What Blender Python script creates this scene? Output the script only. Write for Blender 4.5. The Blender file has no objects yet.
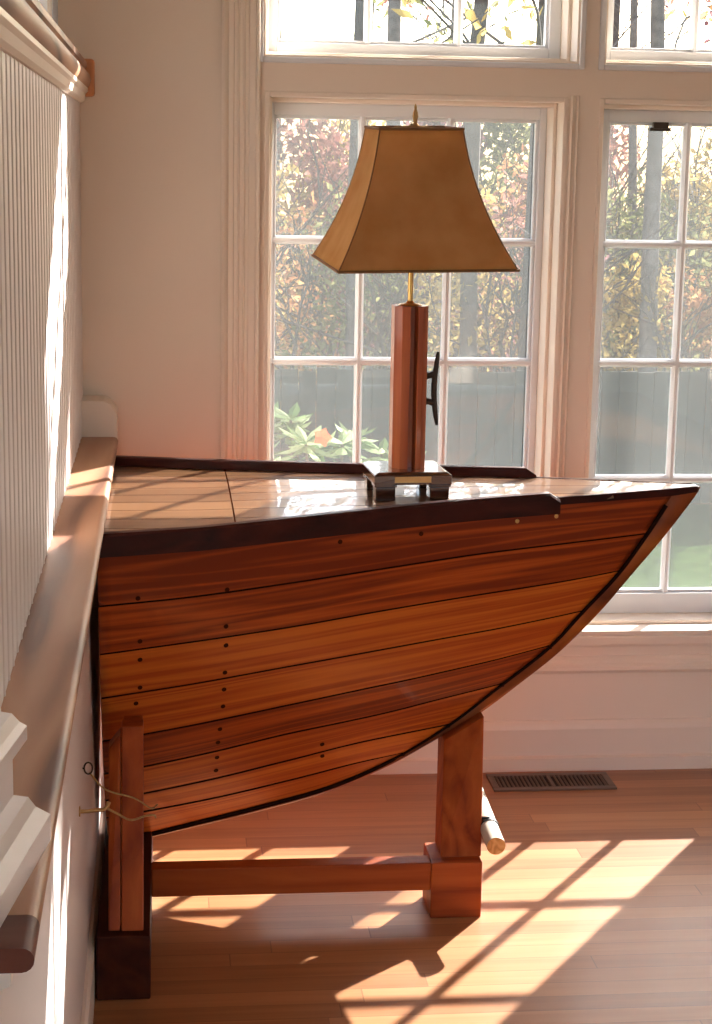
import bpy, bmesh, math, random
from mathutils import Vector, Matrix
random.seed(7)
sc = bpy.context.scene
COL = sc.collection
PI = math.pi

# ------------------------------------------------------------------ materials
def newmat(name):
    m = bpy.data.materials.new(name); m.use_nodes = True
    nt = m.node_tree; nt.nodes.clear()
    out = nt.nodes.new('ShaderNodeOutputMaterial')
    return m, nt, out
def N(nt, t, **kw):
    n = nt.nodes.new(t)
    for k, v in kw.items():
        if k.startswith('i_'):
            key = k[2:].replace('_', ' ')
            n.inputs[key].default_value = v
        else: setattr(n, k, v)
    return n
def L(nt, a, b): nt.links.new(a, b)
def setin(n, name, v):
    if name in n.inputs: n.inputs[name].default_value = v
def ramp(nt, stops):
    r = nt.nodes.new('ShaderNodeValToRGB')
    e = r.color_ramp.elements
    while len(e) < len(stops): e.new(0.5)
    for i, (p, c) in enumerate(stops):
        e[i].position = p; e[i].color = (*c, 1)
    return r
def bsdf(nt, out, rough=.5, coat=0., spec=.5, metal=0., coat_rough=.06):
    b = nt.nodes.new('ShaderNodeBsdfPrincipled')
    setin(b, 'Roughness', rough); setin(b, 'Coat Weight', coat); setin(b, 'Coat Roughness', coat_rough)
    setin(b, 'Specular IOR Level', spec); setin(b, 'Metallic', metal)
    L(nt, b.outputs[0], out.inputs[0]); return b

def plain(name, col, rough=.5, var=.06, scale=8., bump=0., metal=0., coat=0., spec=.5):
    m, nt, out = newmat(name)
    b = bsdf(nt, out, rough, coat, spec, metal)
    tc = N(nt, 'ShaderNodeTexCoord')
    no = N(nt, 'ShaderNodeTexNoise', i_Scale=scale, i_Detail=5.)
    L(nt, tc.outputs['Object'], no.inputs['Vector'])
    lo = tuple(max(0, c*(1-var)) for c in col); hi = tuple(min(1, c*(1+var)) for c in col)
    r = ramp(nt, [(.3, lo), (.7, hi)])
    L(nt, no.outputs['Fac'], r.inputs[0]); L(nt, r.outputs[0], b.inputs['Base Color'])
    if bump:
        bp = N(nt, 'ShaderNodeBump', i_Strength=bump, i_Distance=.002)
        L(nt, no.outputs['Fac'], bp.inputs['Height']); L(nt, bp.outputs[0], b.inputs['Normal'])
    return m

def wood(name, dark, mid, light, coord='Object', scale=(2, 30, 30), rough=.35, coat=0., plank=False,
         figure=.5, bump=.05, coat_rough=.06, knots=False, spec=.5):
    """streaky grain: the large scale components run across the grain"""
    m, nt, out = newmat(name)
    b = bsdf(nt, out, rough, coat, spec, coat_rough=coat_rough)
    tc = N(nt, 'ShaderNodeTexCoord')
    vec = tc.outputs[coord]
    oi = N(nt, 'ShaderNodeObjectInfo')
    off = N(nt, 'ShaderNodeVectorMath', operation='MULTIPLY_ADD')
    L(nt, oi.outputs['Random'], off.inputs[0]); off.inputs[1].default_value = (7, 5, 3); L(nt, vec, off.inputs[2])
    vec = off.outputs[0]
    mp = N(nt, 'ShaderNodeMapping'); mp.inputs['Scale'].default_value = scale
    L(nt, vec, mp.inputs[0])
    n1 = N(nt, 'ShaderNodeTexNoise', i_Scale=1., i_Detail=6., i_Roughness=.6, i_Distortion=.6)
    L(nt, mp.outputs[0], n1.inputs['Vector'])
    # cathedral figure
    mp2 = N(nt, 'ShaderNodeMapping'); mp2.inputs['Scale'].default_value = tuple(s*.22 for s in scale)
    L(nt, vec, mp2.inputs[0])
    n2 = N(nt, 'ShaderNodeTexNoise', i_Scale=1., i_Detail=2., i_Distortion=.4)
    L(nt, mp2.outputs[0], n2.inputs['Vector'])
    mul = N(nt, 'ShaderNodeMath', operation='MULTIPLY'); mul.inputs[1].default_value = 14.
    L(nt, n2.outputs['Fac'], mul.inputs[0])
    fr = N(nt, 'ShaderNodeMath', operation='PINGPONG'); fr.inputs[1].default_value = 1.
    L(nt, mul.outputs[0], fr.inputs[0])
    mx = N(nt, 'ShaderNodeMix', data_type='FLOAT'); mx.inputs[0].default_value = figure
    L(nt, n1.outputs['Fac'], mx.inputs[2]); L(nt, fr.outputs[0], mx.inputs[3])
    fac = mx.outputs[0]
    if plank:
        sep = N(nt, 'ShaderNodeSeparateXYZ'); L(nt, tc.outputs['UV'], sep.inputs[0])
        fl = N(nt, 'ShaderNodeMath', operation='FLOOR'); L(nt, sep.outputs[1], fl.inputs[0])
        wn = N(nt, 'ShaderNodeTexWhiteNoise', noise_dimensions='1D'); L(nt, fl.outputs[0], wn.inputs['W'])
        ad = N(nt, 'ShaderNodeMath', operation='MULTIPLY_ADD'); ad.inputs[1].default_value = .38; 
        L(nt, wn.outputs[0], ad.inputs[0]); L(nt, fac, ad.inputs[2])
        sb = N(nt, 'ShaderNodeMath', operation='SUBTRACT'); sb.inputs[1].default_value = .17; L(nt, ad.outputs[0], sb.inputs[0])
        fac = sb.outputs[0]
        if name.startswith('varnished orange'):   # sheer strake darkened: weak bounce light under the rail painted into its colour
            lt = N(nt, 'ShaderNodeMath', operation='LESS_THAN'); lt.inputs[1].default_value = 1.; L(nt, sep.outputs[1], lt.inputs[0])
            dk = N(nt, 'ShaderNodeMath', operation='MULTIPLY_ADD'); dk.inputs[1].default_value = -.26; L(nt, lt.outputs[0], dk.inputs[0]); L(nt, fac, dk.inputs[2])
            fac = dk.outputs[0]
    r = ramp(nt, [(.22, dark), (.5, mid), (.8, light)])
    L(nt, fac, r.inputs[0])
    colout = r.outputs[0]
    if knots:
        vo = N(nt, 'ShaderNodeTexVoronoi', i_Scale=1.)
        mp3 = N(nt, 'ShaderNodeMapping'); mp3.inputs['Scale'].default_value = tuple(min(s, 8)*.9 for s in scale)
        L(nt, vec, mp3.inputs[0]); L(nt, mp3.outputs[0], vo.inputs['Vector'])
        kr = ramp(nt, [(.04, (0, 0, 0)), (.13, (1, 1, 1))]); L(nt, vo.outputs['Distance'], kr.inputs[0])
        mc = N(nt, 'ShaderNodeMix', data_type='RGBA'); L(nt, kr.outputs[0], mc.inputs[0])
        mc.inputs[6].default_value = (*[c*.35 for c in dark], 1); L(nt, colout, mc.inputs[7]); colout = mc.outputs[2]
    L(nt, colout, b.inputs['Base Color'])
    if bump:
        bp = N(nt, 'ShaderNodeBump', i_Strength=bump, i_Distance=.002)
        L(nt, n1.outputs['Fac'], bp.inputs['Height']); L(nt, bp.outputs[0], b.inputs['Normal'])
    return m

def floor_mat():
    m, nt, out = newmat('oak strip floor')
    b = bsdf(nt, out, .36, .12, .4, coat_rough=.16)
    tc = N(nt, 'ShaderNodeTexCoord'); sep = N(nt, 'ShaderNodeSeparateXYZ'); L(nt, tc.outputs['Object'], sep.inputs[0])
    def M(op, a, bb=None):
        n = N(nt, 'ShaderNodeMath', operation=op)
        for i, q in enumerate((a, bb)):
            if q is None: continue
            if isinstance(q, (int, float)): n.inputs[i].default_value = q
            else: L(nt, q, n.inputs[i])
        return n.outputs[0]
    W = .0585
    row = M('FLOOR', M('DIVIDE', sep.outputs[1], W)); fy = M('FRACT', M('DIVIDE', sep.outputs[1], W))
    w1 = N(nt, 'ShaderNodeTexWhiteNoise', noise_dimensions='1D'); L(nt, row, w1.inputs['W'])
    xs = M('ADD', M('DIVIDE', sep.outputs[0], 1.1), M('MULTIPLY', w1.outputs[0], 9.)); cx = M('FLOOR', xs); fx = M('FRACT', xs)
    cb = N(nt, 'ShaderNodeCombineXYZ'); L(nt, row, cb.inputs[0]); L(nt, cx, cb.inputs[1])
    w2 = N(nt, 'ShaderNodeTexWhiteNoise', noise_dimensions='3D'); L(nt, cb.outputs[0], w2.inputs['Vector'])
    mp = N(nt, 'ShaderNodeMapping'); mp.inputs['Scale'].default_value = (2.2, 45, 1)
    ad = N(nt, 'ShaderNodeVectorMath', operation='ADD'); L(nt, tc.outputs['Object'], ad.inputs[0]); L(nt, w2.outputs['Color'], ad.inputs[1])
    L(nt, ad.outputs[0], mp.inputs[0])
    no = N(nt, 'ShaderNodeTexNoise', i_Scale=1., i_Detail=6., i_Distortion=.5); L(nt, mp.outputs[0], no.inputs['Vector'])
    f = M('ADD', M('MULTIPLY', no.outputs['Fac'], .55), M('MULTIPLY', w2.outputs['Value'], .42))
    r = ramp(nt, [(.2, (.28, .11, .042)), (.5, (.42, .182, .074)), (.85, (.54, .265, .118))]); L(nt, f, r.inputs[0])
    sy = M('LESS_THAN', fy, .035); sx = M('LESS_THAN', fx, .0025); seam = M('MAXIMUM', sy, sx)
    mc = N(nt, 'ShaderNodeMix', data_type='RGBA'); L(nt, M('MULTIPLY', seam, .6), mc.inputs[0]); L(nt, r.outputs[0], mc.inputs[6])
    mc.inputs[7].default_value = (.16, .06, .025, 1)
    L(nt, mc.outputs[2], b.inputs['Base Color'])
    bp = N(nt, 'ShaderNodeBump', i_Strength=.12, i_Distance=.001); L(nt, M('SUBTRACT', M('MULTIPLY', no.outputs['Fac'], .2), seam), bp.inputs['Height'])
    L(nt, bp.outputs[0], b.inputs['Normal'])
    return m

def translucent_leaf(name, c1, c2, t=.45):
    m, nt, out = newmat(name)
    geo = N(nt, 'ShaderNodeNewGeometry')
    no = N(nt, 'ShaderNodeTexNoise', i_Scale=1.3, i_Detail=4.); L(nt, geo.outputs['Position'], no.inputs['Vector'])
    wn = N(nt, 'ShaderNodeMath', operation='ADD'); 
    L(nt, geo.outputs['Random Per Island'], wn.inputs[0]); L(nt, no.outputs['Fac'], wn.inputs[1])
    hf = N(nt, 'ShaderNodeMath', operation='MULTIPLY'); hf.inputs[1].default_value = .5; L(nt, wn.outputs[0], hf.inputs[0])
    r = ramp(nt, [(.3, c1), (.7, c2)]); L(nt, hf.outputs[0], r.inputs[0])
    d = N(nt, 'ShaderNodeBsdfDiffuse'); tr = N(nt, 'ShaderNodeBsdfTranslucent')
    L(nt, r.outputs[0], d.inputs[0]); L(nt, r.outputs[0], tr.inputs[0])
    mx = N(nt, 'ShaderNodeMixShader'); mx.inputs[0].default_value = t
    L(nt, d.outputs[0], mx.inputs[1]); L(nt, tr.outputs[0], mx.inputs[2]); L(nt, mx.outputs[0], out.inputs[0])
    return m

def glass_mat():
    m, nt, out = newmat('window glass')
    t = N(nt, 'ShaderNodeBsdfTransparent'); t.inputs[0].default_value = (.97, .98, .98, 1)
    g = N(nt, 'ShaderNodeBsdfGlossy', i_Roughness=.02)
    lw = N(nt, 'ShaderNodeFresnel', i_IOR=1.45)
    geo = N(nt, 'ShaderNodeNewGeometry'); inv = N(nt, 'ShaderNodeMath', operation='SUBTRACT'); inv.inputs[0].default_value = 1.; L(nt, geo.outputs['Backfacing'], inv.inputs[1])
    mu = N(nt, 'ShaderNodeMath', operation='MULTIPLY'); L(nt, lw.outputs[0], mu.inputs[0]); L(nt, inv.outputs[0], mu.inputs[1])
    mx = N(nt, 'ShaderNodeMixShader'); L(nt, mu.outputs[0], mx.inputs[0]); L(nt, t.outputs[0], mx.inputs[1]); L(nt, g.outputs[0], mx.inputs[2])
    L(nt, mx.outputs[0], out.inputs[0]); return m
def screen_mat():
    m, nt, out = newmat('insect screen mesh')
    t = N(nt, 'ShaderNodeBsdfTransparent'); t.inputs[0].default_value = (.86, .86, .87, 1)
    d = N(nt, 'ShaderNodeBsdfDiffuse'); d.inputs[0].default_value = (.20, .21, .21, 1)
    tl = N(nt, 'ShaderNodeBsdfTranslucent'); tl.inputs[0].default_value = (.17, .18, .18, 1)
    tc = N(nt, 'ShaderNodeTexCoord')
    no = N(nt, 'ShaderNodeTexNoise', i_Scale=3.); L(nt, tc.outputs['Object'], no.inputs['Vector'])
    mr = N(nt, 'ShaderNodeMapRange'); mr.inputs[3].default_value = SCR-.03; mr.inputs[4].default_value = SCR+.03
    L(nt, no.outputs['Fac'], mr.inputs[0])
    a = N(nt, 'ShaderNodeMixShader'); a.inputs[0].default_value = .5; L(nt, d.outputs[0], a.inputs[1]); L(nt, tl.outputs[0], a.inputs[2])
    mx = N(nt, 'ShaderNodeMixShader'); L(nt, mr.outputs[0], mx.inputs[0]); L(nt, t.outputs[0], mx.inputs[1]); L(nt, a.outputs[0], mx.inputs[2])
    L(nt, mx.outputs[0], out.inputs[0]); return m
SCR = .19

M_wall = plain('cream wall paint', (.83, .725, .62), .6, .015, 3)
M_trim = plain('white gloss trim paint', (.84, .735, .63), .38, .012, 5)
M_sash = plain('white sash paint', (.74, .76, .79), .4, .012, 5)
M_bead = plain('white beadboard paint', (.70, .64, .62), .42, .015, 5)
M_ceil = plain('ceiling paint', (.88, .84, .80), .8, .01, 3)
M_floor = floor_mat()
M_oak = wood('clear oak', (.15, .058, .028), (.36, .17, .09), (.45, .24, .135), scale=(26, 2.2, 26), rough=.45, coat=.08, figure=.72, spec=.3, coat_rough=.15)
M_hull = wood('varnished orange pine hull', (.19, .024, .003), (.40, .066, .006), (.56, .135, .014), coord='UV', scale=(2.1, 9., 1),
              rough=.42, coat=.22, spec=.3, plank=True, figure=.34, coat_rough=.12)
M_seam = plain('dark caulked seam', (.016, .005, .003), .9, spec=.05)
M_stem = wood('varnished stem wood', (.09, .018, .005), (.28, .062, .009), (.46, .14, .02), scale=(5, 20, 5), rough=.4, coat=.3, spec=.3, figure=.4)
M_deck = wood('varnished deck boards', (.13, .055, .02), (.19, .088, .034), (.25, .12, .05), coord='UV', scale=(1.2, 2.6, 1), rough=.3, coat=1., plank=True, figure=.35,
              coat_rough=.02, bump=.01)
M_rail = wood('dark mahogany rail', (.016, .003, .002), (.035, .005, .003), (.065, .010, .005), scale=(3, 30, 30), rough=.45, coat=.04, spec=.15, figure=.25)
M_bung = plain('dark wood plug', (.05, .012, .004), .7, spec=.05)
M_stand = wood('red stained fir', (.17, .022, .004), (.35, .062, .009), (.48, .11, .018), scale=(26, 26, 2), rough=.5, coat=.06, figure=.3, knots=True, coat_rough=.1, spec=.18)
M_standx = wood('red stained fir beam', (.17, .022, .004), (.35, .062, .009), (.48, .11, .018), scale=(2, 26, 26), rough=.5, coat=.06, figure=.3, knots=True, coat_rough=.1, spec=.18)
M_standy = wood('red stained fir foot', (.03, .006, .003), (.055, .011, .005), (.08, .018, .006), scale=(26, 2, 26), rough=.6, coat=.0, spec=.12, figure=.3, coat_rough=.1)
M_post = wood('varnished red cedar post', (.12, .018, .006), (.36, .075, .020), (.52, .155, .045), scale=(34, 34, 2.2), rough=.38, coat=.3, spec=.3, figure=.3)
M_base = wood('dark walnut lamp base', (.02, .008, .005), (.05, .02, .010), (.09, .04, .018), scale=(3, 30, 30), rough=.15, coat=1., figure=.2)
M_brass = plain('brass', (.62, .40, .14), .28, .05, 20, metal=1.)
M_brassdull = plain('aged brass', (.50, .33, .14), .45, .08, 20, metal=1.)
M_plaque = plain('brass plaque', (.62, .38, .15), .5, .1, 30, metal=.6)
M_iron = plain('dark bronze', (.045, .03, .022), .38, .1, 20, metal=.6)
M_black = plain('black cord', (.012, .011, .010), .6)
M_white_dowel = wood('pale peeled wood', (.55, .47, .36), (.75, .68, .56), (.85, .79, .68), scale=(30, 3, 30), rough=.4, figure=.3)
M_endgrain = wood('warm end grain', (.55, .22, .06), (.70, .32, .10), (.80, .42, .16), scale=(90, 90, 90), rough=.45, figure=.5)
M_rope = plain('tan twine', (.42, .27, .10), .8, .2, 200, bump=.6)
M_vent = plain('dull bronze register', (.17, .115, .085), .45, .08, 20, metal=.35)
M_ventdark = plain('duct interior', (.02, .015, .012), .8)
M_socket = plain('lamp socket', (.5, .36, .16), .35, .05, 20, metal=1.)
M_bulb = plain('frosted bulb glass', (.82, .80, .76), .25, .01)
M_glass = glass_mat(); M_screen = screen_mat()
M_grass = plain('lawn grass', (.04, .064, .022), 1., .4, 9., bump=.2, spec=0.)
M_earth = plain('leaf littered ground', (.20, .135, .075), 1., .4, 4., bump=.3, spec=0.)
M_fence = wood('weathered grey fence boards', (.026, .030, .024), (.042, .046, .037), (.065, .066, .054), scale=(20, 20, 2), rough=.85, figure=.2)
M_bark = plain('grey bark', (.17, .145, .125), .9, .3, 12., bump=.8)
M_barkd = plain('dark bark', (.09, .072, .062), .9, .3, 12., bump=.8)
LEAF = {
 'yellow': translucent_leaf('yellow leaves', (.32, .22, .07), (.55, .42, .15)),
 'orange': translucent_leaf('orange leaves', (.33, .14, .07), (.52, .30, .13)),
 'rust': translucent_leaf('rusty pink leaves', (.24, .095, .08), (.42, .22, .17)),
 'olive': translucent_leaf('olive green leaves', (.11, .125, .055), (.28, .28, .12)),
 'purple': translucent_leaf('purple brown leaves', (.14, .06, .07), (.32, .16, .17)),
 'pale': translucent_leaf('pale green leaves', (.07, .13, .04), (.42, .50, .30), .5),
}
def shade_mat():
    m, nt, out = newmat('tan parchment shade')
    tc = N(nt, 'ShaderNodeTexCoord')
    no = N(nt, 'ShaderNodeTexNoise', i_Scale=14., i_Detail=6.); L(nt, tc.outputs['Object'], no.inputs['Vector'])
    r = ramp(nt, [(.3, (.60, .335, .125)), (.7, (.70, .43, .19))]); L(nt, no.outputs['Fac'], r.inputs[0])
    d = N(nt, 'ShaderNodeBsdfDiffuse'); tr = N(nt, 'ShaderNodeBsdfTranslucent')
    L(nt, r.outputs[0], d.inputs[0]); L(nt, r.outputs[0], tr.inputs[0])
    mx = N(nt, 'ShaderNodeMixShader'); mx.inputs[0].default_value = .5
    L(nt, d.outputs[0], mx.inputs[1]); L(nt, tr.outputs[0], mx.inputs[2]); L(nt, mx.outputs[0], out.inputs[0]); return m
M_shade = shade_mat()
M_piping = plain('brown shade trim', (.20, .095, .03), .7)

# ------------------------------------------------------------------ mesh helpers
def link(name, me, mats, parent=None):
    o = bpy.data.objects.new(name, me); COL.objects.link(o)
    for m in (mats if isinstance(mats, (list, tuple)) else [mats]): me.materials.append(m)
    if parent is not None: o.parent = parent
    return o
def from_bm(name, bm, mats, parent=None, smooth=False, bevel=0., angle=40):
    bmesh.ops.recalc_face_normals(bm, faces=bm.faces)
    me = bpy.data.meshes.new(name); bm.to_mesh(me); bm.free()
    if smooth:
        for p in me.polygons: p.use_smooth = True
        try: me.set_sharp_from_angle(angle=math.radians(angle))
        except Exception: pass
    o = link(name, me, mats, parent)
    if bevel:
        b = o.modifiers.new('bevel', 'BEVEL'); b.width = bevel; b.segments = 2; b.limit_method = 'ANGLE'
    return o
def box(bm, lo, hi, mi=0, rot=None, piv=None):
    x0, y0, z0 = lo; x1, y1, z1 = hi
    vs = [bm.verts.new(v) for v in [(x0,y0,z0),(x1,y0,z0),(x1,y1,z0),(x0,y1,z0),(x0,y0,z1),(x1,y0,z1),(x1,y1,z1),(x0,y1,z1)]]
    for f in [(3,2,1,0),(4,5,6,7),(0,1,5,4),(1,2,6,5),(2,3,7,6),(3,0,4,7)]:
        q = bm.faces.new([vs[i] for i in f]); q.material_index = mi
    if rot is not None:
        p = Vector(piv)
        for v in vs: v.co = p + rot @ (v.co - p)
    return vs
def hexa(bm, pts, mi=0):
    """8 explicit corners, order as box"""
    vs = [bm.verts.new(v) for v in pts]
    for f in [(3,2,1,0),(4,5,6,7),(0,1,5,4),(1,2,6,5),(2,3,7,6),(3,0,4,7)]:
        bm.faces.new([vs[i] for i in f]).material_index = mi
def extrude(bm, prof, origin, u, v, w, length, mi=0, cap=True):
    """closed 2D profile (a,b) placed at origin + a*u + b*v, swept along w"""
    o = Vector(origin); u = Vector(u); v = Vector(v); w = Vector(w)
    A = [bm.verts.new(o + u*a + v*b) for a, b in prof]
    B = [bm.verts.new(o + u*a + v*b + w*length) for a, b in prof]
    n = len(prof)
    for i in range(n):
        bm.faces.new([A[i], A[(i+1) % n], B[(i+1) % n], B[i]]).material_index = mi
    if cap:
        bm.faces.new(A[::-1]).material_index = mi; bm.faces.new(B).material_index = mi
def tube(bm, pts, rad, seg=10, mi=0, cap=True):
    pts = [Vector(p) for p in pts]
    if not isinstance(rad, (list, tuple)): rad = [rad]*len(pts)
    rings = []; ref = None
    for i, p in enumerate(pts):
        d = (pts[min(i+1, len(pts)-1)] - pts[max(i-1, 0)]).normalized()
        if ref is None:
            ref = Vector((0, 0, 1)) if abs(d.z) < .9 else Vector((1, 0, 0))
        a = (ref - d*ref.dot(d)).normalized(); ref = a; b = d.cross(a)
        rings.append([bm.verts.new(p + (a*math.cos(t) + b*math.sin(t))*rad[i]) for t in [2*PI*k/seg for k in range(seg)]])
    for r0, r1 in zip(rings, rings[1:]):
        for k in range(seg):
            bm.faces.new([r0[k], r0[(k+1) % seg], r1[(k+1) % seg], r1[k]]).material_index = mi
    if cap:
        bm.faces.new(rings[0][::-1]).material_index = mi; bm.faces.new(rings[-1]).material_index = mi
def lathe(bm, prof, c, seg=24, mi=0):
    c = Vector(c); rings = []
    for r, z in prof:
        rings.append([bm.verts.new(c + Vector((r*math.cos(2*PI*k/seg), r*math.sin(2*PI*k/seg), z))) for k in range(seg)])
    for r0, r1 in zip(rings, rings[1:]):
        for k in range(seg): bm.faces.new([r0[k], r0[(k+1) % seg], r1[(k+1) % seg], r1[k]]).material_index = mi
    bm.faces.new(rings[0][::-1]).material_index = mi; bm.faces.new(rings[-1]).material_index = mi
def empty(name, loc, label, cat, group=None):
    o = bpy.data.objects.new(name, None); COL.objects.link(o); o.location = loc; o.empty_display_size = .05
    o['label'] = label; o['category'] = cat
    if group: o['group'] = group
    bpy.context.view_layer.update()
    return o
def child(o, root):
    """parent keeping world coordinates (meshes are modelled in world space)"""
    o.parent = root
    m = Matrix.Identity(4); p = root
    loc = Vector((0, 0, 0))
    while p is not None:
        loc += p.location; p = p.parent
    o.matrix_parent_inverse = Matrix.Translation(-loc)
    return o
def tag(o, label, cat, group=None, kind=None):
    o['label'] = label; o['category'] = cat
    if group: o['group'] = group
    if kind: o['kind'] = kind
    return o
def struct(o, label=None, cat=None):
    o['kind'] = 'structure'
    if label: o['label'] = label; o['category'] = cat
    return o
def catmull(pts, n):
    P = [Vector(p) for p in pts]; out = []
    segs = len(P)-1
    for k in range(n+1):
        t = k/n*segs; i = min(int(t), segs-1); f = t-i
        p1, p2 = P[i], P[i+1]; p0 = P[i-1] if i > 0 else p1*2-p2; p3 = P[i+2] if i+2 <= segs else p2*2-p1
        out.append(.5*((2*p1)+(p2-p0)*f+(2*p0-5*p1+4*p2-p3)*f*f+(3*p1-p0-3*p2+p3)*f**3))
    return out
def interp(x, xs, ys):
    if x <= xs[0]: return ys[0]
    for a, b, c, d in zip(xs, xs[1:], ys, ys[1:]):
        if x <= b: return c+(d-c)*(x-a)/(b-a)
    return ys[-1]

# ------------------------------------------------------------------ the room
YW = 4.56; YG = 4.73; YO = 4.80
XL, XR, YB, ZC = -3.0, 3.4, -3.2, 3.3
bm = bmesh.new(); box(bm, (XL-.2, YB-.2, -.12), (XR+.2, YO, 0)); struct(from_bm('floor', bm, M_floor), 'warm oak strip floor with sunlit window patches', 'floor')
bm = bmesh.new(); box(bm, (XL-.2, YB-.2, ZC), (XR+.2, YO, ZC+.15)); struct(from_bm('ceiling', bm, M_ceil), 'plain white ceiling', 'ceiling')
# back wall with openings
OPEN = [  # x0,x1,z0,z1 openings in the wall
 (.249, 1.012, .368, 1.765), (1.092, 1.86, .368, 1.765),
 (.238, 1.040, 1.842, 2.47), (1.092, 1.89, 1.842, 2.47),
 (-1.06, -.262, 1.842, 2.47)]
def wall_with_holes(x0, x1, z0, z1, y0, y1, holes, mat, name):
    xs = sorted({x0, x1, *[h[0] for h in holes], *[h[1] for h in holes]}); zs = sorted({z0, z1, *[h[2] for h in holes], *[h[3] for h in holes]})
    bm = bmesh.new()
    def solid(i, j):
        if not (0 <= i < len(xs)-1 and 0 <= j < len(zs)-1): return False
        cx = (xs[i]+xs[i+1])/2; cz = (zs[j]+zs[j+1])/2
        return not any(h[0] < cx < h[1] and h[2] < cz < h[3] for h in holes)
    V = {}
    def v(i, j, k):
        if (i, j, k) not in V: V[(i, j, k)] = bm.verts.new((xs[i], (y0, y1)[k], zs[j]))
        return V[(i, j, k)]
    for i in range(len(xs)-1):
        for j in range(len(zs)-1):
            if not solid(i, j): continue
            bm.faces.new([v(i,j,0), v(i+1,j,0), v(i+1,j+1,0), v(i,j+1,0)]); bm.faces.new([v(i,j,1), v(i,j+1,1), v(i+1,j+1,1), v(i+1,j,1)])
            if not solid(i-1, j): bm.faces.new([v(i,j,0), v(i,j+1,0), v(i,j+1,1), v(i,j,1)])
            if not solid(i+1, j): bm.faces.new([v(i+1,j,0), v(i+1,j,1), v(i+1,j+1,1), v(i+1,j+1,0)])
            if not solid(i, j-1): bm.faces.new([v(i,j,0), v(i,j,1), v(i+1,j,1), v(i+1,j,0)])
            if not solid(i, j+1): bm.faces.new([v(i,j+1,0), v(i+1,j+1,0), v(i+1,j+1,1), v(i,j+1,1)])
    bmesh.ops.recalc_face_normals(bm, faces=bm.faces)
    return from_bm(name, bm, mat)
struct(wall_with_holes(XL-.2, XR+.2, 0, ZC, YW, YO, OPEN, M_wall, 'wall_back'), 'cream back wall pierced by tall multi-paned windows', 'wall')
bm = bmesh.new()
for q in [((XR, YB-.2, 0), (XR+.2, YW, .3)), ((XR, YB-.2, 1.7), (XR+.2, YW, ZC)), ((XR, YB-.2, .3), (XR+.2, -1.5, 1.7)), ((XR, .3, .3), (XR+.2, YW, 1.7))]: box(bm, *q)  # unseen wall, its opening added to bring in side daylight
struct(from_bm('wall_right', bm, M_wall), 'cream side wall on the right, out of frame', 'wall')
bm = bmesh.new(); box(bm, (XL-.2, YB-.2, 0), (XL, YW, ZC)); struct(from_bm('wall_left', bm, M_wall), 'cream far left wall beyond the partition', 'wall')
# rear wall behind the viewer has two wide openings that let daylight into the room
def rear():
    hs = [(-2.4, -.6, .6, 2.7), (.8, 2.7, .6, 2.7)]
    bm = bmesh.new()
    o = wall_with_holes(XL-.2, XR+.2, 0, ZC, YB-.2, YB, hs, M_wall, 'wall_front')
    return struct(o, 'cream wall behind the viewer with wide openings', 'wall')
rear()

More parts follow.
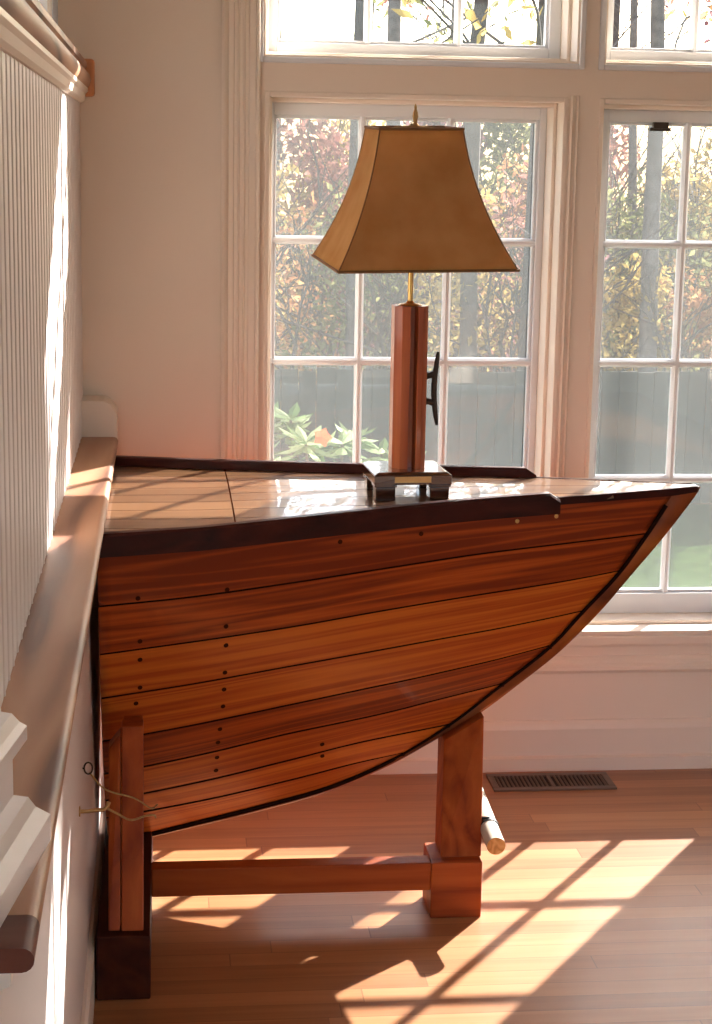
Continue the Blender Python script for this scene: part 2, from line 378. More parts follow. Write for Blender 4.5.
def ycasing(bm, prof, x, z0, z1, sgn=1):
    """vertical casing: prof = (offset across, protrusion from wall)"""
    extrude(bm, [(a*sgn, b) for a, b in prof], (x, YW, z0), (1, 0, 0), (0, -1, 0), (0, 0, 1), z1-z0)
def make_window(name, gx0, gx1, gz0, gz1, cols, rows, op, screen, label):
    root = bpy.data.objects.new(name, None); COL.objects.link(root); root.location = ((gx0+gx1)/2, YG, gz0)
    root['kind'] = 'structure'; root['label'] = label; root['category'] = 'window'
    x0, x1, z0, z1 = op
    # jamb liner with a stepped stop
    bm = bmesh.new()
    for (a0, a1, b0, b1) in [(x0, x0+.012, z0, z1), (x1-.012, x1, z0, z1), (x0+.012, x1-.012, z1-.012, z1), (x0+.012, x1-.012, z0, z0+.012)]:
        box(bm, (a0, YW-.004, b0), (a1, YO, b1))
    s = .022
    for (a0, a1, b0, b1) in [(x0+.012, x0+s, z0+.012, z1-.012), (x1-s, x1-.012, z0+.012, z1-.012), (x0+s, x1-s, z1-s, z1-.012), (x0+s, x1-s, z0+.012, z0+s)]:
        box(bm, (a0, YW+.07, b0), (a1, YO, b1))
    child(from_bm('window_frame', bm, M_trim, bevel=.002), root)
    # sash: stiles and rails around the glass
    bm = bmesh.new()
    sx0, sx1, sz0, sz1 = x0+s, x1-s, z0+s, z1-s
    y0, y1 = YG-.022, YG+.022
    box(bm, (sx0, y0, sz0), (gx0, y1, sz1)); box(bm, (gx1, y0, sz0), (sx1, y1, sz1))
    box(bm, (gx0, y0, sz0), (gx1, y1, gz0)); box(bm, (gx0, y0, gz1), (gx1, y1, sz1))
    e = .008
    for (a0, a1, b0, b1) in [(gx0, gx0+e, gz0, gz1), (gx1-e, gx1, gz0, gz1), (gx0+e, gx1-e, gz0, gz0+e), (gx0+e, gx1-e, gz1-e, gz1)]:
        box(bm, (a0, YG-.010, b0), (a1, YG+.012, b1))
    child(from_bm('sash', bm, M_sash, bevel=.002), root)
    # muntins
    bm = bmesh.new(); w = .0105
    prof = [(-w, .0), (-w, .006), (-.004, .016), (.004, .016), (w, .006), (w, 0)]
    prof2 = prof[:-1]+[(w, 0), (w, -.008), (-w, -.008)]
    xs = [gx0+(gx1-gx0)*k/cols for k in range(1, cols)]; zs = [gz0+(gz1-gz0)*k/rows for k in range(1, rows)]
    for x in xs: extrude(bm, prof2, (x, YG, gz0), (1, 0, 0), (0, -1, 0), (0, 0, 1), gz1-gz0)
    for z in zs: extrude(bm, prof2, (gx0, YG+.0006, z), (0, 0, 1), (0, -1, 0), (1, 0, 0), gx1-gx0)
    child(from_bm('muntin_grid', bm, M_sash), root)
    bm = bmesh.new(); box(bm, (gx0, YG+.0015, gz0), (gx1, YG+.0045, gz1)); child(from_bm('glass', bm, M_glass), root)
    if screen:
        bm = bmesh.new(); box(bm, (gx0-.004, YG+.034, gz0-.004), (gx1+.004, YG+.0345, gz1+.004)); child(from_bm('insect_screen', bm, M_screen), root)
        bm = bmesh.new()
        for (a0, a1, b0, b1) in [(gx0-.014, gx0-.002, gz0-.014, gz1+.014), (gx1+.002, gx1+.014, gz0-.014, gz1+.014), (gx0-.002, gx1+.002, gz0-.014, gz0-.002), (gx0-.002, gx1+.002, gz1+.002, gz1+.014)]:
            box(bm, (a0, YG+.028, b0), (a1, YG+.040, b1))
        child(from_bm('screen_frame', bm, M_sash), root)
    return root
make_window('window_1', .2795, .972, .446, 1.712, 3, 4, OPEN[0], True, 'lower left multi-paned white window behind the lamp')
make_window('window_2', 1.154, 1.806, .446, 1.712, 3, 4, OPEN[1], True, 'lower right multi-paned white window beside the bow')
make_window('window_3', .286, .988, 1.893, 2.41, 3, 2, OPEN[2], False, 'bright transom window above the lamp')
make_window('window_4', 1.150, 1.83, 1.893, 2.41, 3, 2, OPEN[3], False, 'bright transom window at the top right')
make_window('window_5', -1.01, -.312, 1.893, 2.41, 3, 2, OPEN[4], False, 'white window corner above the beadboard partition')

# window latch at the head of window 2
wl = bmesh.new(); box(wl, (1.262, YG-.034, 1.690), (1.318, YG-.008, 1.699)); box(wl, (1.270, YG-.040, 1.6965), (1.310, YG-.022, 1.7125))
child(from_bm('window_latch', wl, M_iron, bevel=.002), bpy.data.objects['window_2'])

# fluted casing left of window 1, flat mullions, horizontal bands
def fluted(bm, x0, x1, z0, z1, t=.018):
    W = x1-x0
    p = [(0, 0), (0, t+.008), (.006, t+.012), (.012, t+.008), (.017, t)]
    for k in range(3):
        c = .034+k*(W-.058)/2.6
        p += [(c-.006, t), (c-.003, t-.005), (c+.003, t-.005), (c+.006, t)]
    p += [(W-.012, t), (W-.009, t+.005), (W-.003, t+.005), (W, t), (W, 0)]
    extrude(bm, p, (x0, YW, z0), (1, 0, 0), (0, -1, 0), (0, 0, 1), z1-z0)
bm = bmesh.new(); fluted(bm, .142, .236, .39, ZC-.01); struct(from_bm('trim_1', bm, M_trim), 'fluted white casing left of the lower window', 'trim')
bm = bmesh.new(); fluted(bm, 1.884, 1.98, .39, ZC-.01); struct(from_bm('trim_2', bm, M_trim), 'fluted white casing right of the windows', 'trim')
# stepped bead around the lower windows' right jambs (the light vertical line)
bm = bmesh.new()
for (a, b) in [(1.018, 1.026), (1.033, 1.040)]:
    extrude(bm, [(a, 0), (a, .006), ((a+b)/2, .009), (b, .006), (b, 0)], (0, YW, .41), (1, 0, 0), (0, -1, 0), (0, 0, 1), 1.36)
struct(from_bm('trim_3', bm, M_trim), 'narrow vertical bead right of the lamp window', 'trim')
# transom picture-frame moulding
for i, (x0, x1, z0, z1) in enumerate(OPEN[2:]):
    bm = bmesh.new()
    for (a0, a1, b0, b1) in [(x0-.008, x0+.006, z0-.008, z1+.008), (x1-.006, x1+.008, z0-.008, z1+.008), (x0+.006, x1-.006, z0-.008, z0+.006), (x0+.006, x1-.006, z1-.006, z1+.008)]:
        box(bm, (a0, YW-.012, b0), (a1, YW, b1))
    struct(from_bm('trim_%d' % (4+i), bm, M_sash, bevel=.003), ['white moulding framing the transom above the lamp', 'white moulding framing the right transom', 'white moulding around the window above the partition'][i], 'trim')
# stool, apron, panel bands and baseboard under the windows
def band(name, prof, x0, x1, mat, label):
    bm = bmesh.new(); extrude(bm, prof, (x0, YW, 0), (0, -1, 0), (0, 0, 1), (1, 0, 0), x1-x0)
    return struct(from_bm(name, bm, mat, bevel=0), label, 'trim')
XW0 = -.10
band('trim_7', [(0, .338), (0, .3675), (.008, .3675), (.012, .364), (.012, .346), (.008, .338)], .10, XR, M_trim, 'white stool moulding under the windows')
band('trim_8', [(0, .266), (0, .312), (.006, .312), (.011, .304), (.011, .294), (.018, .286), (.018, .276), (.010, .266)], XW0, XR, M_trim, 'ledge moulding below the window stool')
band('baseboard_back', [(0, 0), (0, .135), (.008, .135), (.014, .125), (.018, .113), (.018, .04), (.030, .036), (.030, .0)], XW0, XR, M_trim, 'tall white baseboard on the back wall')

# half wall with the oak ledge, beadboard partition, rail and post
HX0, HX1 = -.33, -.150
bm = bmesh.new(); box(bm, (HX0, 1.52, 0), (HX1, YW, .898)); struct(from_bm('wall_side_left', bm, M_bead), 'white half wall beside the boat under the oak ledge', 'wall')
bm = bmesh.new()
extrude(bm, [(0, 0), (0, .10), (.006, .108), (.012, .11), (.012, .0)], (HX1+.012, 1.52, 0), (-1, 0, 0), (0, 0, 1), (0, 1, 0), YW-1.53)
struct(from_bm('baseboard_left', bm, M_trim), 'white baseboard along the half wall', 'baseboard')
bm = bmesh.new()
extrude(bm, [(0, 0), (.008, -.004), (.012, -.014), (.012, -.03), (0, -.036)], (HX1, 1.52, .899), (1, 0, 0), (0, 0, 1), (0, 1, 0), YW-1.53)
struct(from_bm('trim_9', bm, M_trim), 'small white moulding under the oak ledge', 'trim')
bm = bmesh.new()
r = .0115
prof = [(-.36, .896), (-.36, .919)] + [(-.1146-r+r*math.sin(a), .9075+r*math.cos(a)) for a in [k*PI/8 for k in range(9)]]
extrude(bm, prof, (0, 1.56, 0), (1, 0, 0), (0, 0, 1), (0, 1, 0), 4.445-1.56)
struct(from_bm('trim_10', bm, M_oak, smooth=True, angle=50), 'long oak ledge capping the half wall', 'ledge')
bm = bmesh.new(); extrude(bm, prof, (0, 1.488, 0), (1, 0, 0), (0, 0, 1), (0, 1, 0), .0715)  # near end of the oak: shade by the post painted in as darker wood
struct(from_bm('trim_16', bm, wood('shade darkened ledge end', (.07, .018, .010), (.13, .04, .024), (.19, .07, .045), scale=(2, 24, 24), rough=.5, figure=.4, spec=.2), smooth=True, angle=50), 'nosing at the near end of the ledge, post shade painted into its colour', 'ledge')
# end block standing on the ledge against the back wall
bm = bmesh.new()
extrude(bm, [(-.30, .90), (-.30, 1.008), (-.150, 1.008), (-.141, 1.004), (-.133, .998), (-.117, .975), (-.117, .90)], (0, 4.446, 0), (1, 0, 0), (0, 0, 1), (0, 1, 0), .112)
struct(from_bm('trim_11', bm, M_trim, bevel=.002), 'white moulded end block where ledge meets the back wall', 'trim')
# beadboard partition: beads run vertically
PX = -.205
bm = bmesh.new()
p = [(PX-.10, 1.60)]; y = 1.60
edge = [(PX, 1.60)]
while y < YW-.08:
    q = .070
    edge += [(PX, y+.006), (PX-.0025, y+.009), (PX-.0025, y+.011), (PX+.001, y+.014), (PX+.0018, y+.019), (PX+.001, y+.024), (PX-.0025, y+.027), (PX-.0025, y+.029), (PX, y+.032)]
    y += q
edge.append((PX, YW-.001))
prof = edge + [(PX-.10, YW-.001), (PX-.10, 1.60)]
extrude(bm, prof, (0, 0, .919), (1, 0, 0), (0, 1, 0), (0, 0, 1), 1.748-.919)
struct(from_bm('wall_partition', bm, M_bead), 'white vertical beadboard partition standing on the oak ledge', 'wall')
# partition rail: white bed moulding with oak cap
bm = bmesh.new()
extrude(bm, [(PX-.10, 1.728), (PX-.10, 1.762), (PX+.022, 1.762), (PX+.022, 1.754), (PX+.016, 1.748), (PX+.013, 1.734), (PX+.006, 1.728)], (0, 1.4, 0), (1, 0, 0), (0, 0, 1), (0, 1, 0), YW-1.401)
struct(from_bm('trim_12', bm, M_trim), 'white bed moulding under the partition rail', 'trim')
bm = bmesh.new()
extrude(bm, [(PX-.12, 1.762), (PX-.12, 1.830), (PX+.012, 1.830), (PX+.019, 1.825), (PX+.020, 1.812), (PX+.014, 1.806), (PX+.018, 1.801), (PX+.026, 1.795), (PX+.030, 1.782), (PX+.026, 1.768), (PX+.022, 1.762)],
        (0, 1.4, 0), (1, 0, 0), (0, 0, 1), (0, 1, 0), YW-.03-1.4)
struct(from_bm('trim_13', bm, M_oak, smooth=True, angle=35), 'moulded oak rail along the top of the partition', 'rail')
bm = bmesh.new()
box(bm, (PX-.12, YW-.032, 1.742), (PX+.038, YW-.001, 1.832)); 
struct(from_bm('trim_14', bm, wood('orange rail block', (.48, .17, .06), (.60, .24, .09), (.68, .32, .14), scale=(20, 20, 3), rough=.3, coat=.5), bevel=.008), 'orange stained block ending the rail at the back wall', 'trim')
# square post at the near end of the partition with moulded base
def rot_prism(bm, ox, oy, half, z0, z1, top=None):
    pass
ang = math.radians(-8.5)
def post_ring(inset):
    # corner nearest the room and farthest from camera is C; sides run toward camera / to the left
    C = Vector((-.116, 1.745)); d1 = Vector((-math.sin(math.radians(8.5)), -math.cos(math.radians(8.5)))); d2 = Vector((d1.y, -d1.x))
    S = .24; i = inset
    a = C + d1*i + d2*i; b = C + d1*(S-i) + d2*i; c = C + d1*(S-i) + d2*(S-i); e = C + d1*i + d2*(S-i)
    return [a, b, c, e]
bm = bmesh.new()
PR = [(0, .919), (0, .946), (.006, .952), (.012, .958), (.018, .970), (.030, .976), (.030, 1.026), (.018, 1.030), (.018, 1.044), (.024, 1.050), (.030, 1.060), (.046, 1.068), (.046, 1.722), (.03, 1.74), (.03, 1.762)]
rings = [[bm.verts.new((q.x, q.y, z)) for q in post_ring(i)] for i, z in PR]
for r0, r1 in zip(rings, rings[1:]):
    for k in range(4): bm.faces.new([r0[k], r0[(k+1) % 4], r1[(k+1) % 4], r1[k]])
bm.faces.new(rings[0][::-1]); bm.faces.new(rings[-1])
struct(from_bm('trim_15', bm, M_bead), 'square white post with stepped base moulding at the ledge end', 'post')

# ------------------------------------------------------------------ floor register
vent = empty('floor_register', (1.008, 4.44, 0), 'bronze slotted floor register below the right window', 'vent')
bm = bmesh.new()
x0, x1, y0, y1 = .846, 1.172, 4.378, 4.503; a0, a1, b0, b1 = .864, 1.154, 4.398, 4.484
for q in [((x0, y0, 0), (x1, b0, .006)), ((x0, b1, 0), (x1, y1, .006)), ((x0, b0, 0), (a0, b1, .006)), ((a1, b0, 0), (x1, b1, .006)), ((1.004, b0, .001), (1.014, b1, .006))]: box(bm, *q)
child(from_bm('register_frame', bm, M_vent, bevel=.0015), vent)
bm = bmesh.new(); box(bm, (a0, b0, .0003), (a1, b1, .0012)); child(from_bm('duct_shadow_plate', bm, M_ventdark), vent)
slat_me = None
n = 26
for k in range(n):
    cx = a0+.0055+k*(a1-a0-.011)/(n-1)
    if abs(cx-1.009) < .007: continue
    if slat_me is None:
        bm = bmesh.new(); hexa(bm, [(-.0018,-.043,-.0022),(.0008,-.043,-.0022),(.0008,.043,-.0022),(-.0018,.043,-.0022),(-.0002,-.043,.0022),(.0022,-.043,.0022),(.0022,.043,.0022),(-.0002,.043,.0022)])
        o = from_bm('slat', bm, M_vent, vent); slat_me = o.data
    else: o = bpy.data.objects.new('slat', slat_me); COL.objects.link(o); o.parent = vent
    o.location = (cx-1.008, .001, .0036)

# ------------------------------------------------------------------ the boat
YC = 3.842
SX = [-.2,-.115,.066,.26,.48,.66,.85,1.2]; SZ = [.876,.877,.878,.884,.891,.896,.9,.904]
HXs = [-.13,-.115,.066,.2645,.479,.66,.848,1.035,1.12,1.178]; HB = [.414,.41,.36,.290,.214,.154,.104,.046,.018,.0]
PROF = [(-0.1471, 0.0777), (-0.047, 0.1037), (0.0756, 0.1316), (0.2212, 0.1662), (0.3673, 0.2081), (0.5022, 0.2669), (0.6144, 0.3308), (0.704, 0.3858), (0.7931, 0.4547), (0.8818, 0.5281), (0.9695, 0.6199), (1.0345, 0.7), (1.0992, 0.7798), (1.1463, 0.8434), (1.1845, 0.8977)]
RAB = [(1.1099, 0.8843), (1.053, 0.7914), (0.9975, 0.7094), (0.9213, 0.625), (0.847, 0.5401), (0.725, 0.4416), (0.6294, 0.3635), (0.513, 0.2902), (0.367, 0.227), (0.221, 0.1875), (0.0756, 0.1528), (-0.1469, 0.0989)]
SEAM = [
 [(-0.1215, 0.7351), (0.0488, 0.7413), (0.2525, 0.7531), (0.4878, 0.7699), (0.6661, 0.7829), (0.8495, 0.7932), (1.0102, 0.8019)],
 [(-0.1238, 0.627), (0.0492, 0.6392), (0.2556, 0.6526), (0.4491, 0.6702), (0.6731, 0.6883), (0.8584, 0.7038), (0.9857, 0.718)],
 [(-0.1263, 0.522), (0.0497, 0.5382), (0.259, 0.5591), (0.4767, 0.5795), (0.6807, 0.5985), (0.7729, 0.609), (0.9072, 0.6279)],
 [(-0.1292, 0.4122), (-0.0327, 0.4226), (0.0714, 0.4359), (0.2626, 0.4623), (0.4046, 0.4813), (0.5505, 0.4992), (0.711, 0.5226), (0.8493, 0.5485)],
 [(-0.1319, 0.3215), (-0.0335, 0.3344), (0.1151, 0.359), (0.2661, 0.3869), (0.4657, 0.4137), (0.6021, 0.4368), (0.7411, 0.4619)],
 [(-0.1344, 0.242), (-0.0343, 0.2559), (0.1168, 0.2815), (0.2696, 0.3128), (0.4254, 0.343), (0.5901, 0.366)],
 [(-0.1362, 0.1894), (-0.0348, 0.2002), (0.1181, 0.2234), (0.2727, 0.2546), (0.4066, 0.2829), (0.4885, 0.3007)]]
XS = -.129
def cr2(pts, n): return [(p.x, p.y) for p in catmull([(a, b, 0) for a, b in pts], n)]
profD = cr2(PROF, 120); pX = [p[0] for p in profD]; pZ = [p[1] for p in profD]
rabD = cr2(RAB[::-1], 120)   # stern -> stem
hbD = cr2(list(zip(HXs, HB)), 90); hX = [p[0] for p in hbD]; hY = [max(0, p[1]) for p in hbD]
zk = lambda X: interp(X, pX, pZ)
zd = lambda X: interp(X, SX, SZ)
def hb(X, z):
    d = zd(X)-zk(X)
    u = min(max((zd(X)-z)/d, 0), 1) if d > .01 else 0.
    return .013+interp(X, hX, hY)*(.6*(1-u*u)+.4*(1-u))
def on_rab(x=None, z=None):
    best = None
    for a, b in zip(rabD, rabD[1:]):
        if x is not None and a[0] <= x <= b[0]: f = (x-a[0])/(b[0]-a[0]+1e-9); return (x, a[1]+f*(b[1]-a[1]))
        if z is not None and a[1] <= z <= b[1]: f = (z-a[1])/(b[1]-a[1]+1e-9); return (a[0]+f*(b[0]-a[0]), z)
    return rabD[-1]
boat = empty('wooden_boat_bow', (.5, YC, .1), 'orange varnished wooden boat bow with plank seams resting on a red stand', 'boat')
NU = 48
def boundary(pts):
    """smooth curve clipped to start at XS and end on the rabbet"""
    pts = list(pts); e = pts[-1]; e2 = on_rab(z=e[1]); pts[-1] = e2
    c = cr2(pts, 160); c = [p for p in c if p[0] >= XS]
    f = interp(XS, [p[0] for p in c[:2]], [p[1] for p in c[:2]])
    c[0] = (XS, c[0][1]); return c
top = [(XS+(1.112-XS)*k/160, zd(XS+(1.112-XS)*k/160)-.002) for k in range(161)]
top[-1] = (on_rab(z=.884)[0]+.008, .900)
bounds = [top]+[boundary(s) for s in SEAM]
keelb = [p for p in rabD if XS <= p[0]]
def resample(c, n, x0=None):
    out = []; Ls = [0]
    for a, b in zip(c, c[1:]): Ls.append(Ls[-1]+math.hypot(b[0]-a[0], b[1]-a[1]))
    for k in range(n+1):
        t = Ls[-1]*k/n; out.append((interp(t, Ls, [p[0] for p in c]), interp(t, Ls, [p[1] for p in c])))
    return out
def hull_mesh(side):
    bm = bmesh.new(); uv = bm.loops.layers.uv.new('UVMap')
    for k in range(len(bounds)):
        up = resample(bounds[k], NU)
        if k+1 < len(bounds): dn = resample(bounds[k+1], NU)
        else:
            xe = bounds[k][-1][0]; dn = resample([p for p in keelb if p[0] <= xe+1e-6], NU)
        NV = 8; rows = []
        ends = [on_rab(z=up[-1][1]+(dn[-1][1]-up[-1][1])*v/NV) for v in range(NV+1)]
        if k == 0: ends[0] = up[-1]
        for v in range(NV+1):
            f = v/NV; row = []
            for i in range(NU+1):
                x = up[i][0]*(1-f)+dn[i][0]*f; z = up[i][1]*(1-f)+dn[i][1]*f
                w = (i/NU)**12; lx = up[-1][0]*(1-f)+dn[-1][0]*f; lz = up[-1][1]*(1-f)+dn[-1][1]*f
                if k < len(bounds)-1: x += (ends[v][0]-lx)*w; z += (ends[v][1]-lz)*w
                g = 0.
                row.append(Vector((x, YC-side*(hb(x, z)), z)))
            rows.append(row)
        # inset plank edges: recess 3 mm deep V groove at top & bottom
        outr = []
        gw = [.0021, .0021, .0021, .0023, .0028, .0034, .004, .0045][k]; dn_ = [0, 0, .0005, .001, .0015, .002, .0025, .003][k]
        for v, row in enumerate(rows): outr.append([bm.verts.new(p) for p in row])
        def groove(row, nxt):
            res = []
            for p, q in zip(row, nxt):
                d = (q-p); d = d.normalized() if d.length > 1e-7 else Vector((0, 0, 0))
                res.append((p+d*min(gw, (q-p).length*.4)))
            return res
        # replace the first/last rows by a shoulder row, and sink the boundary row
        for (b, nx) in ((0, 1), (NV, NV-1)):
            if b == 0 and k == 0: continue
            sh = [bm.verts.new(p) for p in groove(rows[b], rows[nx])]
            for i, vv in enumerate(outr[b]): vv.co.y += side*.0045; vv.co.z += .002*(k-(1 if b == 0 else 0))/6
            for i in range(NU):
                fc = bm.faces.new([outr[b][i], outr[b][i+1], sh[i+1], sh[i]]); fc.material_index = 1
                for l in fc.loops: l[uv].uv = (l.vert.co.x, k+.5)
            outr[b] = sh
        for v in range(NV):
            for i in range(NU):
                fc = bm.faces.new([outr[v][i], outr[v][i+1], outr[v+1][i+1], outr[v+1][i]])
                cs = [(i, v), (i+1, v), (i+1, v+1), (i, v+1)]
                for l, (ii, vv) in zip(fc.loops, cs): l[uv].uv = (rows[vv][ii].x*1.0, k+.02+.96*vv/NV)
    bmesh.ops.remove_doubles(bm, verts=bm.verts, dist=.00005)
    return bm
for s in (1, -1):
    bm = hull_mesh(s)
    for v in bm.verts: pass
    me = bpy.data.meshes.new('hull_side')
    # flip winding for one side, give thickness with a solidify
    bm.normal_update()
    if sum(f.normal.y*f.calc_area() for f in bm.faces)*s > 0: bmesh.ops.reverse_faces(bm, faces=bm.faces)
    for f in bm.faces: f.smooth = True
    bm.to_mesh(me); bm.free()
    import collections
    em = collections.defaultdict(set)
    for p in me.polygons:
        for k in p.edge_keys: em[k].add(p.material_index)
    for e in me.edges:
        if len(em[tuple(sorted(e.vertices))]) > 1 or 1 in em[tuple(sorted(e.vertices))]: e.use_edge_sharp = True
    o = link('hull_side', me, [M_hull, M_seam])
    sd = o.modifiers.new('thickness', 'SOLIDIFY'); sd.thickness = .012; sd.offset = -1
    child(o, boat)
# flat frame closing the cut end of the hull
bm = bmesh.new()
zs = [zd(XS)-(zd(XS)-zk(XS)-.012)*k/24 for k in range(25)]
L1 = [bm.verts.new((XS+.001, YC-hb(XS, z)+.009, z)) for z in zs]; R1 = [bm.verts.new((XS+.001, YC+hb(XS, z)-.009, z)) for z in zs]
L2 = [bm.verts.new((XS+.016, YC-hb(XS, z)+.009, z)) for z in zs]; R2 = [bm.verts.new((XS+.016, YC+hb(XS, z)-.009, z)) for z in zs]
for k in range(24):
    bm.faces.new([L1[k], R1[k], R1[k+1], L1[k+1]]); bm.faces.new([L2[k], L2[k+1], R2[k+1], R2[k]])
    bm.faces.new([L1[k], L1[k+1], L2[k+1], L2[k]]); bm.faces.new([R1[k], R2[k], R2[k+1], R1[k+1]])
bm.faces.new([L1[0], L2[0], R2[0], R1[0]]); bm.faces.new([L1[-1], R1[-1], R2[-1], L2[-1]])
child(from_bm('end_bulkhead', bm, M_standx), boat)
# stem and keel timber: between rabbet and outer profile
bm = bmesh.new()
pr_ = [p for p in profD if p[0] >= XS]; P = resample(pr_, 70); R = resample([(XS, on_rab(x=XS)[1])]+[p for p in rabD if p[0] > XS], 70)
R[-1] = (R[-1][0]+.006, .899); P[-1] = (P[-1][0], .9015)
rows = []
for (px, pz), (rx, rz) in zip(P, R):
    ix, iz = rx-(px-rx)*.6, rz-(pz-rz)*.6
    t0, t1 = .0155, .007
    if iz > .885: iz = .885
    rows.append([bm.verts.new(v) for v in [(ix, YC-t0+.006, iz), (rx, YC-t0, rz), (px-(px-rx)*.25, YC-t0+.002, pz-(pz-rz)*.25), (px, YC-t1, pz), (px, YC+t1, pz), (px-(px-rx)*.25, YC+t0-.002, pz-(pz-rz)*.25), (rx, YC+t0, rz), (ix, YC+t0-.006, iz)]])
for a, b in zip(rows, rows[1:]):
    for k in range(8): bm.faces.new([a[k], a[(k+1) % 8], b[(k+1) % 8], b[k]])
bm.faces.new(rows[0][::-1]); bm.faces.new(rows[-1])
child(from_bm('stem_timber', bm, M_stem, smooth=True, angle=35), boat)
# dark line where planking meets the stem
bm = bmesh.new()
for s in (1, -1): tube(bm, [(x, YC-s*(hb(x-.003, z+.001)+.0012), z) for x, z in R[2:-1]], [.0028+.0024*max(0, (k_-30)/38) for k_ in range(len(R)-3)], 6)
child(from_bm('rabbet_seam', bm, M_seam), boat)
# deck: aft board panel and foredeck, with slight camber
def hd(X): return .013+interp(X, hX, hY)
def deck_z(X, Y): 
    b = hd(X); c = .008*min(1, b/.2)
    return zd(X)+c*(1-min(1, ((Y-YC)/max(b, .01))**2))
def deck_part(name, xa, xb, nx, planks, extra, matl, y_lo=-1., y_hi=1.):
    bm = bmesh.new(); uv = bm.loops.layers.uv.new('UVMap')
    ys_full = []
    pw = .083
    edges = [-.42+pw*i for i in range(12)]
    X = [xa+(xb-xa)*i/nx for i in range(nx+1)]
    g = .0011
    def vtx(x, y, dz=0):
        b = hd(x)+extra; y = max(-b, min(b, y))
        return bm.verts.new((x, YC+y, deck_z(x, YC+y)+dz))
    for j in range(len(edges)-1):
        lo, hi = edges[j], edges[j+1]
        for i in range(nx):
            if lo >= hd(X[i])+extra and lo >= hd(X[i+1])+extra or hi <= -hd(X[i])-extra and hi <= -hd(X[i+1])-extra: continue
            sub = [lo+g, lo+(hi-lo)*.33, lo+(hi-lo)*.66, hi-g]
            for a, b in zip(sub, sub[1:]):
                vs = [vtx(X[i], a), vtx(X[i+1], a), vtx(X[i+1], b), vtx(X[i], b)]
                if (vs[0].co-vs[3].co).length < 1e-6 and (vs[1].co-vs[2].co).length < 1e-6:
                    for v in vs: bm.verts.remove(v)
                    continue
                f = bm.faces.new(vs)
                for l in f.loops: l[uv].uv = (l.vert.co.x, j+(l.vert.co.y-YC-lo)/(hi-lo)*.98+.01)
            f = bm.faces.new([vtx(X[i], hi-g), vtx(X[i+1], hi-g), vtx(X[i+1], hi, -.0008), vtx(X[i], hi, -.0008)]); f.material_index = 1
            f = bm.faces.new([vtx(X[i], hi, -.0008), vtx(X[i+1], hi, -.0008), vtx(X[i+1], hi+g, 0), vtx(X[i], hi+g, 0)]); f.material_index = 1
    bmesh.ops.remove_doubles(bm, verts=bm.verts, dist=.00002)
    bmesh.ops.dissolve_degenerate(bm, edges=bm.edges, dist=.00002)
    bmesh.ops.recalc_face_normals(bm, faces=bm.faces)
    for f in bm.faces:
        if f.normal.z < 0: f.normal_flip()
    me = bpy.data.meshes.new(name); bm.to_mesh(me); bm.free()
    o = link(name, me, matl)
    sd = o.modifiers.new('thickness', 'SOLIDIFY'); sd.thickness = .012; sd.offset = -1
    return child(o, boat)
deck_part('aft_deck_panel', XS, .1385, 8, 0, .006, [M_deck, M_seam])
deck_part('foredeck', .1415, 1.176, 44, 0, .006, [M_deck, M_seam])
# rub rail on the near sheer and toe rail on the far sheer
def rail(side, xa, xb, zt, zb, yo, yi, n, name, mat):
    bm = bmesh.new(); rows = []
    for i in range(n+1):
        x = xa+(xb-xa)*i/n; b = hd(x); z = zd(x)
        slope = (hd(x+.01)-hd(x-.01))/.02
        k = 1.
        e = (xb-x)
        h = zt if e > .018 else zt-(.018-e)*.9
        prof = [(b+yo, z+zb+.004), (b+yo, z+h-.005), (b+yo-.005, z+h), (b-yi+.003, z+h), (b-yi, z+h-.004), (b-yi, z+zb+.002 if zb > -.01 else z+.002), (b-.001, z+.001 if zb < -.01 else z+zb+.001), (b+.002, z+zb)]
        rows.append([bm.verts.new((x, YC-side*yy, zz)) for yy, zz in prof])
    for a, b in zip(rows, rows[1:]):
        for k in range(8): bm.faces.new([a[k], a[(k+1) % 8], b[(k+1) % 8], b[k]])
    bm.faces.new(rows[0][::-1]); bm.faces.new(rows[-1])
    return child(from_bm(name, bm, mat, smooth=True, angle=35), boat)
rail(1, XS, .838, .0135, -.036, .022, .006, 40, 'rub_rail', M_rail)
rail(-1, XS, .838, .0225, -.036, .022, .004, 40, 'rub_rail', M_rail)
# thin dark sheer edge forward of the rail
for s in (1, -1):
    bm = bmesh.new()
    pts = [(x, YC-s*(hd(x)+.005), zd(x)-.007) for x in [.83+(1.172-.83)*i/16 for i in range(17)]]
    rows = []
    for (x, y, z) in pts:
        t = .008*min(1, (1.19-x)/.1+.25)
        rows.append([bm.verts.new(v) for v in [(x, y+s*.004, z-t), (x, y-s*.004, z-t), (x, y-s*.004, z+.0085), (x, y+s*.004, z+.0085)]])
    for a, b in zip(rows, rows[1:]):
        for k in range(4): bm.faces.new([a[k], a[(k+1) % 4], b[(k+1) % 4], b[k]])
    bm.faces.new(rows[0][::-1]); bm.faces.new(rows[-1])
    child(from_bm('deck_edge_strip', bm, M_rail), boat)
